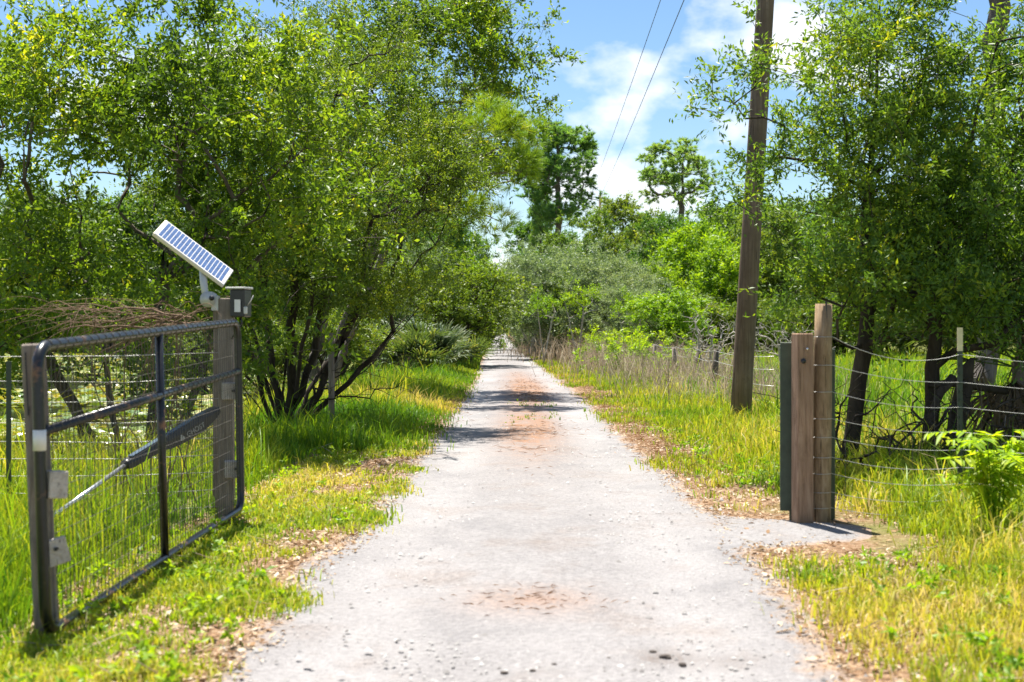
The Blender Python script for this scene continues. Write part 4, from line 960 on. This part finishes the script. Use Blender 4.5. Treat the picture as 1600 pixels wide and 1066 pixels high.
kp = px(1252, 564, 9.52) + Vector((0, -.062, 0)); g = G(); g.tube([kp + Vector((0, .02, 0)), kp + Vector((.002, -.004, 0))], .017, 12); g.build('knot', M['black'], root, True)
kp = px(1258, 545, 9.52) + Vector((0, -.062, 0)); g = G(); g.tube([kp + Vector((0, .02, 0)), kp + Vector((.002, -.008, 0))], .008, 8); g.build('bolt', M['chrome'], root, True)
for i, (x0, x1, yt, yb, d2, lab) in enumerate([(1219, 1243, 535, 790, 9.66, 'dark green painted board standing left of the square timber post'), (1284, 1304, 545, 812, 9.72, 'dark green board showing behind the right side of the round post')]):
    a = px((x0 + x1) / 2, yt, d2); b_ = px((x0 + x1) / 2, yb, d2); b_.z = ground_at(b_) - .05 + (0.12 if i == 0 else 0)
    g = G(); g.box((a + b_) / 2, (x1 - x0) / F * d2, .04, a.z - b_.z, Matrix.Rotation(math.radians(-8 if i == 0 else 6), 3, 'Z'), bev=.004)
    root_ = thing('green_board', (b_.x, b_.y, ground_at(b_)), lab, 'board'); g.build('board', M['green_board'], root_)
    if i == 0:
        g = G(); c2 = px((x0 + x1) / 2 + 4, 795, d2); zt = b_.z; g.box(Vector((c2.x + .02, d2, (zt + ground_at(b_) - .1) / 2)), .05, .036, zt - ground_at(b_) + .1); g.build('board_foot', M['green_board'], root_)
# T post
tp = px(1500, 813, 9.7); tp.z = ground_at(tp); tt_ = px(1500, 512, 9.7)
root = thing('metal_fence_post', tuple(tp), 'dark green metal fence post with pale yellow tip behind the lime plant', 'fence post')
g = G(); zc = (tt_.z - .16 + tp.z - .2) / 2; hh_ = tt_.z - .16 - tp.z + .2
g.box(Vector((tp.x, tp.y, zc)), .036, .006, hh_); g.box(Vector((tp.x, tp.y + .018, zc)), .006, .03, hh_)
for i in range(18): g.box(Vector((tp.x, tp.y - .007, tp.z + .1 + i * .06)), .012, .008, .02)
g.build('post_shaft', M['green_post'], root)
g = G(); g.box(Vector((tp.x, tp.y, tt_.z - .08)), .037, .007, .16); g.box(Vector((tp.x, tp.y + .018, tt_.z - .08)), .007, .03, .16); g.build('post_tip', M['post_tip'], root)
# wires (post -> T post -> end post outside the picture)
ep = Vector((5.6, 9.15, 0)); ep.z = gzf(ep.x, ep.y)
root_e = thing('wooden_fence_post', tuple(ep), 'round end post of the wire fence beyond the lime plant', 'fence post'); G().tube([ep + Vector((0, 0, -.2)), ep + Vector((0, 0, 1.25))], .06, 12).build('post_shaft', M['wood_grey'], root_e, True)
root = thing('wire_fence', (rp_b.x, rp_b.y, ground_at(rp_b)), 'field wire fence strung between the round post and the metal post', 'fence')
hs = [1.25, 1.06, .88, .70, .575, .44, .33, .205, .10]
hT = [1.13, 0.94, .77, .60, .48, .36, .25, .15, .06]
hE = [.72, .58, .44, .34, .26, .20, .14, .09, .04]
for i, h in enumerate(hs):
    z0 = h; x0 = rp_b.x; g = G(); pp = []
    f = (h - 0) / 1.5; xc = rp_b.x + (rp_t.x - rp_b.x) * f; rr = .0755 - .014 * f
    for a in np.linspace(math.pi * 1.05, math.pi * 1.95, 8): pp.append(Vector((xc + math.cos(a) * rr, 9.6 + math.sin(a) * rr, z0)))
    A_ = Vector((xc + rr + .01, 9.6, z0 - .004)); B_ = Vector((tp.x, tp.y - .014, hT[i] + tp.z)); E_ = ep + Vector((0, -.07, hE[i] + .2))
    pp += [A_] + wire_line(A_, B_, .03 + .015 * random.random() + (.05 if i == 0 else 0), 10)[1:] + wire_line(B_, E_, .02 + .02 * random.random(), 8)[1:]
    g.tube(pp, .0021, 5); g.build('wire', M['wire'], root, True)
g = G()
for xx in np.arange(.18, 3.4, .155):
    f = xx / (tp.x - rp_b.x)
    top = np.interp(f, [0, 1, 3.2], [hs[1], hT[1], hE[1] + .1]); bot = np.interp(f, [0, 1, 3.2], [hs[-1], hT[-1], hE[-1] + .2]); yy = np.interp(f, [0, 1, 3.2], [9.6, 9.686, 9.1])
    if f > 1.15: continue
    g.tube([Vector((rp_b.x + xx, yy, bot)), Vector((rp_b.x + xx + random.uniform(-.015, .015), yy, (top + bot) / 2)), Vector((rp_b.x + xx, yy, top - .02))], .0015, 4)
tag(g.build('stay_wires', M['wire_dark'], root), kind='stuff')
# old posts along the right verge
fpts = [Vector((3.95, 21.5, gzf(3.95, 21.5)))]
for i, (qx, ytp, d2, lean, lab) in enumerate([(1115, 545, 29, .06, 'dark leaning wooden fence post before the leafless grey shrub'), (1084, 550, 34, .12, 'crooked wooden fence post next to the dark leaning one'), (1056, 543, 36.5, -.05, 'short grey fence post beyond the crooked one'), (1022, 538, 40, .03, 'wooden fence post among the bright leafy weeds'),
        (982, 536, 47, -.02, 'thin fence post in the middle of the dry weeds'), (945, 530, 58, .02, 'short fence post among dry weeds before the pale saplings'), (905, 526, 74, 0, 'distant fence post almost lost in dry weeds'), (827, 505, 100, 0, 'dark fence post at the road edge before the far trees')]):
    X = (qx - 800) / F * d2; z = gzf(X, d2); zt = CH - (ytp - HOR) / F * d2
    fpts.append(Vector((X, d2, z))); root_ = thing('wooden_fence_post', (X, d2, z), lab, 'fence post', 'old posts along the right verge')
    g = G(); g.tube([Vector((X, d2, z - .2)), Vector((X + lean * .4, d2, (z + zt) / 2)), Vector((X + lean, d2, zt))], [.07, .065, .055], 8); g.build('post_shaft', M['wood_grey'] if i > 1 else M['bark_oak'], root_, True)

root = thing('wire_fence', tuple(fpts[1]), 'old sagging wire fence strung along the wooden posts in the weeds', 'fence')
for h in (.25, .5, .75, .95):
    pp = []
    for a, b_ in zip(fpts[:-2], fpts[1:-1]): pp += wire_line(a + Vector((0, -.06, h)), b_ + Vector((0, -.06, h)), .05, 6)[:-1]
    G().tube(pp, .004, 4).build('wire', M['wire'], root, True)
# ------------------------------------------------------------------ gate on the left
NT, NB = px(57, 542, 6.2), px(72, 992, 6.2); FT, FB = px(371, 503, 9.65), px(377, 795, 9.65)
gl = (FT - NT); 
root = thing('farm_gate', (FB.x, FB.y, gzf(FB.x, FB.y)), 'open black tubular steel farm gate with wire mesh infill', 'gate')
def corner(p, a, b, r=.13, n=6):
    """arc points rounding corner p between directions to a and b"""
    u = (a - p).normalized(); v = (b - p).normalized(); o = []
    for i in range(n + 1):
        t = i / n; o.append(p + u * r * (1 - t) ** 2 + v * r * t ** 2)
    return o
loop = corner(NT, NB, FT) + corner(FT, NT, FB) + corner(FB, FT, NB) + corner(NB, FB, NT)
fr = G().tube(loop, .0255, 14, closed=True).build('frame', M['gate_paint'], root, True)
def gp(u, v):  # u along gate 0 near..1 far, v 0 bottom..1 top
    return NB.lerp(FB, u).lerp(NT.lerp(FT, u), v)
def vv(qx, qy, u):  # height fraction of a photo row at gate fraction u
    a, b_ = gp(u, 0), gp(u, 1); d2 = a.y; z = CH - (qy - HOR) / F * d2; return (z - a.z) / (b_.z - a.z)
mr = G().tube([gp(.006, vv(0, 676, 0)), gp(.994, vv(0, 580, 1))], .0225, 12).build('middle_rail', M['gate_paint'], root, True)
ub = 0.665
for uu in np.linspace(.5, .8, 200):
    pt_ = gp(uu, .5); 
    if 800 + F * pt_.x / pt_.y >= 248: ub = uu; break
G().tube([gp(ub, .01), gp(ub, .99)], .024, 12).build('brace', M['gate_paint'], root, True)
cl = gp(0, vv(0, 688, 0)); g = G(); g.tube([cl + Vector((0, 0, -.045)), cl + Vector((0, 0, .045))], .0285, 14); g.build('clamp', M['white'], root, True)
# mesh infill
g = G(); nrm = (FB - NB).cross(Vector((0, 0, 1))).normalized() * 0.0
W_ = (FT - NT).length
nv = int(W_ / .0508)
for i in range(1, nv):
    u = i / nv; g.tube([gp(u, .015), gp(u + random.uniform(-.002, .002), .5), gp(u, .985)], .0017, 4)
for i in range(1, 13):
    v = i / 13; v = v ** 1.15
    g.tube([gp(.01, v), gp(.3, v + random.uniform(-.004, .004)), gp(.6, v + random.uniform(-.004, .004)), gp(.99, v)], .00135, 4)
tag(g.build('wire_mesh', M['wire_dark'], root), kind='stuff')
g = G(); ax = (FT - NT).normalized(); u1, w1 = perp(ax)
for (ra, va, vb) in ((.0265, 1.0, 1.0), (.0235, vv(0, 676, 0), vv(0, 580, 1))):
    for i in range(1, int(W_ / .1)):
        u = i * .1 / W_; c0 = gp(u, va + (vb - va) * u)
        if u > .96: continue
        g.tube([c0 + (u1 * math.cos(a) + w1 * math.sin(a)) * ra + ax * (a / 6.28 - .5) * .04 for a in np.linspace(0, 6.283, 13)], .0024, 4)
tag(g.build('tie_wires', M['wire_dark'], root), kind='stuff')

# near post the gate rests against
b_ = px(77, 965, 6.36); t_ = px(52, 537, 6.36); b_.z = ground_at(b_) - .25
root = thing('weathered_post', (b_.x, b_.y, ground_at(b_)), 'weathered grey timber post behind the free end of the gate', 'post')
zax = (t_ - b_).normalized(); xax = Vector((1, .35, 0)); xax = (xax - zax * xax.dot(zax)).normalized(); yax = zax.cross(xax); Mx = Matrix((xax, yax, zax)).transposed()
g = G(); g.box((t_ + b_) / 2, .105, .10, (t_ - b_).length, Mx, bev=.008); g.build('post_shaft', M['wood_grey'], root)
g = G(); g.box(px(42, 600, 6.29), .006, .008, .28, Mx); g.build('split', M['black'], root)
bc = px(86, 757, 6.26); g = G(); g.box(bc, .085, .09, .12, Mx @ Matrix.Rotation(.35, 3, 'Z') @ Matrix.Rotation(.1, 3, 'Y'), bev=.004); g.build('block', M['wood_block'], root)
bc = px(88, 862, 6.24); g = G(); g.box(bc, .10, .03, .115, Mx @ Matrix.Rotation(.25, 3, 'Z') @ Matrix.Rotation(-.2, 3, 'Y'), bev=.003); pl = g.build('plate', M['wood_block'], root)
g = G(); q = px(88, 858, 6.22); g.tube([q + Vector((0, .01, 0)), q + Vector((0, -.012, 0))], .008, 8); sub(g, 'bolt', M['black'], pl, root)

# hinge post with blocks
b_ = px(356, 795, 9.82); t_ = px(352, 466, 9.82); b_.z = ground_at(b_) - .25
hp = thing('hinge_post', (b_.x, b_.y, ground_at(b_)), 'weathered square timber hinge post carrying the solar panel and gate opener', 'post')
g = G(); g.box((t_ + b_) / 2, .105, .10, t_.z - b_.z, Matrix.Rotation(.1, 3, 'Z'), bev=.007); g.build('post_shaft', M['wood_grey'], hp)
for (qx, qy) in ((360, 611), (364, 733)):
    bc = px(qx, qy, 9.72); g = G(); g.box(bc, .115, .10, .115, Matrix.Rotation(.22, 3, 'Z'), bev=.005); blk = g.build('block', M['wood_block'], hp)
    q = px(qx + 4, qy, 9.66); g = G(); g.tube([q + Vector((.0, .02, 0)), q + Vector((0, -.006, 0))], .009, 8); sub(g, 'bolt', M['black'], blk, hp)
    G().tube([px(qx + 8, qy, 9.70), px(374, qy, 9.66)], .012, 8).build('hinge_pin', M['black'], hp, True)
b2 = px(339, 790, 9.95); t2 = px(340, 470, 9.95); b2.z = ground_at(b2) - .2
g = G(); g.box((b2 + t2) / 2, .05, .05, t2.z - b2.z); g.build('back_strip', M['wood_grey'], hp)

# solar panel
C = px(297, 394, 9.78); a_ = (px(350, 446, 9.82) - px(240, 364, 9.70)); LA = a_.length; a_.normalize()
b_ = Vector((.02, .30, .105)); b_ = (b_ - a_ * b_.dot(a_)); LB = b_.length; b_.normalize(); n_ = a_.cross(b_).normalized()
Mp = Matrix((a_, b_, n_)).transposed(); C = (px(350, 446, 9.82) + px(240, 364, 9.70)) / 2 + b_ * LB / 2
root = thing('solar_panel', (t_.x, t_.y, t_.z), 'small tilted solar panel with white frame mounted above the gate post', 'solar panel')
g = G(); g.box(C - n_ * .012, LA, LB, .024, Mp, bev=.003); g.build('frame', M['cream'], root)
g = G(); g.box(C + n_ * .0012, LA - .012, LB - .012, .0024, Mp); g.build('back_sheet', M['white'], root)
g = G(); nc = 18; cw = (LA - .055) / nc
for i in range(nc):
    for j in range(2):
        g.box(C + n_ * .0034 + a_ * (-(LA - .055) / 2 + cw * (i + .5)) + b_ * ((j - .5) * (LB - .036) / 2), cw * .80, (LB - .036) / 2 - .006, .0012, Mp)
g.build('solar_cells', M['cells'], root)
arm0 = C - n_ * .03 + a_ * .10 - b_ * .05
g = G(); g.tube([arm0, px(318, 440, 9.80), px(320, 456, 9.80), px(326, 468, 9.80)], [.022, .026, .024, .024], 10); g.build('arm', M['bracket'], root, True)
g = G(); c2 = px(328, 468, 9.80); g.tube([c2 + Vector((-.01, -.035, 0)), c2 + Vector((0, .035, 0))], .055, 14); brk = g.build('bracket', M['bracket'], root, True)
g = G(); q = px(331, 466, 9.755); g.tube([q, q + Vector((0, -.012, 0))], .018, 10); sub(g, 'knob', M['black'], brk, root, True)
g = G(); g.box(px(337, 474, 9.80), .05, .05, .10); g.build('mount', M['bracket'], root)
g = G(); g.box(C - n_ * .034 - a_ * .12 - b_ * (LB * .32), .10, .03, .018, Mp); g.build('junction_box', M['black'], root)
# control box
root = thing('control_box', tuple(px(374, 497, 9.74)), 'black plastic control box with white label on the side of the hinge post', 'control box')
g = G(); g.box(px(376, 474, 9.74), .11, .12, .19, Matrix.Rotation(-.25, 3, 'Z'), bev=.008); g.build('housing', M['black'], root)
g = G(); g.box(px(374, 450.5, 9.74), .14, .15, .014, Matrix.Rotation(-.25, 3, 'Z'), bev=.003); g.build('lid', M['bracket'], root)
g = G(); g.box(px(371, 478, 9.672), .043, .004, .085, Matrix.Rotation(-.25, 3, 'Z')); g.build('label', M['white'], root)
g = G(); g.box(px(383, 485, 9.68), .03, .02, .05, Matrix.Rotation(-.25, 3, 'Z'), bev=.004); g.build('latch', M['bracket'], root)
g = G(); g.tube([px(376, 496, 9.74), px(378, 505, 9.74), px(370, 515, 9.76), px(362, 530, 9.76)], .006, 6); g.build('cable', M['black'], root, True)
g = G(); g.tube([px(386, 478, 9.72), px(392, 470, 9.70), px(396, 462, 9.69)], .003, 5); g.build('antenna', M['white'], root, True)

# gate opener arm
P0, P1, P2 = px(338, 640, 9.62), px(196, 726, 8.95), px(84, 806, 8.25)
ax = (P0 - P1).normalized(); up_ = Vector((0, 0, 1)); sdv = ax.cross(up_).normalized(); upv = sdv.cross(ax).normalized()
root = thing('gate_opener', tuple(P0), 'black electric gate opener arm with silver rod slanting down behind the gate', 'gate opener')
Lb = (P0 - P1).length
prof = [(0, -.028, .020), (.04, -.034, .024), (.35, -.040, .030), (.42, -.060, .030), (.62, -.075, .034), (.80, -.072, .036), (.93, -.045, .030), (1.0, -.020, .022)]
g = G()
for t, lo, hi in prof:
    p = P1 + ax * Lb * t
    for sx, zz in ((-.034, lo), (.034, lo), (.036, 0.0), (.030, hi), (-.030, hi), (-.036, 0.0)):
        g.v.append(p + sdv * sx + upv * zz)
for i in range(len(prof) - 1):
    for k in range(6): g.f.append((i * 6 + k, i * 6 + (k + 1) % 6, i * 6 + 6 + (k + 1) % 6, i * 6 + 6 + k))
g.f.append(tuple(range(6))[::-1]); g.f.append(tuple(range(len(g.v) - 6, len(g.v))))
body = g.build('housing', M['black'], root)
g = G(); g.box(P1 + ax * Lb * .46 + upv * .033, Lb * .8, .045, .006, Matrix((ax, -sdv, upv)).transposed(), bev=.002)
M['slate'] = simple('slate', (0.10, 0.14, 0.19), 0.25, 0.2); sub(g, 'top_cover', M['slate'], body, root)
g = G(); g.tube([P1 + ax * .03, P2 + (P2 - P1).normalized() * .1], .014, 12); g.build('rod', M['chrome'], root, True)
g = G(); g.tube([P1 - ax * .015, P1 + ax * .04], .030, 12); g.build('collar', M['black'], root, True)
# lettering and emblem on the side that faces the road
cu = bpy.data.curves.new('lettering', 'FONT'); cu.body = 'GHOST'; cu.size = .052; cu.extrude = .0006; cu.align_x = 'LEFT'
to = bpy.data.objects.new('lettering', cu); COL.objects.link(to)
dg = bpy.context.evaluated_depsgraph_get(); lm_ = bpy.data.meshes.new_from_object(to.evaluated_get(dg)); bpy.data.objects.remove(to)
lm_.materials.clear()
fn = -sdv if (-sdv).y < 0 else sdv
if sdv.y < 0: fn = sdv
xa = ax if ax.x > 0 else -ax; ya = upv
o_ = P1 + ax * Lb * .60 + fn * .0375 - upv * .048 - root.location
mw = Matrix((xa, ya, xa.cross(ya))).transposed().to_4x4(); mw.translation = o_
lm_.transform(mw); link('lettering', lm_, M['letter'], body)
g = G(); c2 = P1 + ax * Lb * .55 + fn * .0375 - upv * .032; g.v += [c2 + ax * .022, c2 + upv * .026 - ax * .004, c2 - ax * .024 - upv * .012, c2 - upv * .02 + ax * .01]; g.f.append((0, 1, 2, 3)); sub(g, 'emblem', M['letter'], body, root)

# left wire fence running away from the hinge post
lp = Vector((-3.44, 9.72, 0)); lp.z = gzf(lp.x, lp.y)
root = thing('metal_fence_post', tuple(lp), 'thin dark metal fence post standing left of the weathered gate post', 'fence post')
g = G(); g.box(lp + Vector((0, 0, .45)), .035, .007, 1.3); g.box(lp + Vector((0, .017, .45)), .006, .028, 1.3); g.build('post_shaft', M['green_post'], root)
root = thing('wire_fence', (-2.0, 9.86, gzf(-2, 9.86)), 'square mesh wire fence running from the hinge post towards the pond', 'fence')
g = G(); yF = 9.88
for i, h in enumerate([.05, .17, .29, .41, .53, .66, .80, .95, 1.12]):
    gw = G(); gw.tube([Vector((-2.02, yF, h + .02)), Vector((-2.7, yF, h - .01 + random.uniform(-.01, .01))), Vector((-3.44, yF, h + lp.z * .5)), Vector((-4.6, yF + .05, h - .02)), Vector((-6.2, yF + .1, h + .0))], .0024 if i % 8 else .003, 5); gw.build('wire', M['wire'], root, True)
for x_ in np.arange(-6.2, -2.05, .15): g.tube([Vector((x_, yF, 0)), Vector((x_ + random.uniform(-.01, .01), yF, .6)), Vector((x_, yF, 1.12))], .0019, 4)
tag(g.build('stay_wires', M['wire_dark'], root), kind='stuff')
# posts on the left, along the road and by the pond
for (qx, ytp, d2, r_, lab, mt) in [(517, 520, 18.3, .042, 'grey wooden fence post standing before the fanning stems of the shrubby tree', 'wood_grey'), (126, 650, 15.2, .04, 'short dark stake standing at the pond edge behind the gate', 'bark_dark')]:
    X = (qx - 800) / F * d2; z = gzf(X, d2); zt = CH - (ytp - HOR) / F * d2
    root_ = thing('wooden_fence_post', (X, d2, z), lab, 'fence post'); G().tube([Vector((X, d2, z - .2)), Vector((X + .01, d2, (z + zt) / 2)), Vector((X, d2, zt))], [r_, r_, r_ * .9], 10).build('post_shaft', M[mt], root_, True)
# white pipe in the grass
a = px(140, 822, 9.0); b_ = px(197, 808, 9.2); a.z = gzf(a.x, a.y) + .05; b_.z = gzf(b_.x, b_.y) + .06
root_ = thing('pipe', tuple((a + b_) / 2), 'short white plastic pipe lying in the grass behind the gate', 'pipe'); G().tube([a, b_], .02, 10).build('pipe_tube', M['white'], root_, True)
# dried vine heap drooping behind the gate's top rail
R = R_(81); g = G(); base = px(215, 500, 10.7)
yv = 10.05
for i in range(9):
    s0 = px(R.uniform(240, 338), R.uniform(488, 520), yv + R.normal(0, .15)); e_ = s0 + Vector((-R.uniform(.5, 1.0), R.normal(0, .2), R.uniform(-.3, .02))); mid = (s0 + e_) / 2 + Vector((0, 0, R.uniform(.05, .22)))
    g.tube([s0 * (1 - t) ** 2 + mid * 2 * t * (1 - t) + e_ * t * t + Vector(R.normal(0, .008, 3)) for t in np.linspace(0, 1, 8)], [.010 - .001 * k for k in range(8)], 5)
for i in range(110):
    hang = R.random() < .45
    s0 = px(R.uniform(90, 338), R.uniform(478, 512), yv + R.normal(0, .22)); dx = R.normal(-.12, .32)
    e_ = s0 + Vector((dx, R.normal(0, .2), -R.uniform(.15, .65) if hang else R.uniform(-.12, .05))); mid = (s0 + e_) / 2 + Vector((R.normal(0, .06), 0, R.uniform(.0, .20)))
    q_ = R.uniform(.5, 1.5); bz = [s0 * (1 - t) ** 2 + mid * 2 * t * (1 - t) + e_ * t * t + Vector((0, 0, .008 * math.sin(9 * t + i))) for t in np.linspace(0, 1, 8)]
    g.tube(bz, [.0030 * q_ * (1 - .1 * k) for k in range(8)], 4)
for i in range(12):
    x0 = R.uniform(-3.1, -2.15); y0 = yv + R.uniform(-.1, .2); tp_ = px(R.uniform(120, 330), R.uniform(484, 500), y0)
    b1 = Vector((x0, y0, gzf(x0, y0))); g.tube([b1, b1.lerp(tp_, .35) + Vector(R.normal(0, .05, 3)), b1.lerp(tp_, .7) + Vector(R.normal(0, .05, 3)), tp_], [.005, .0045, .004, .003], 4)
tag(g.build('dried_vines', M['vine_dead'], None, base=(-2.62, 10.05, gzf(-2.62, 10.05))), 'tangled heap of dried brown vine stems draped over the fence behind the gate', 'vines')
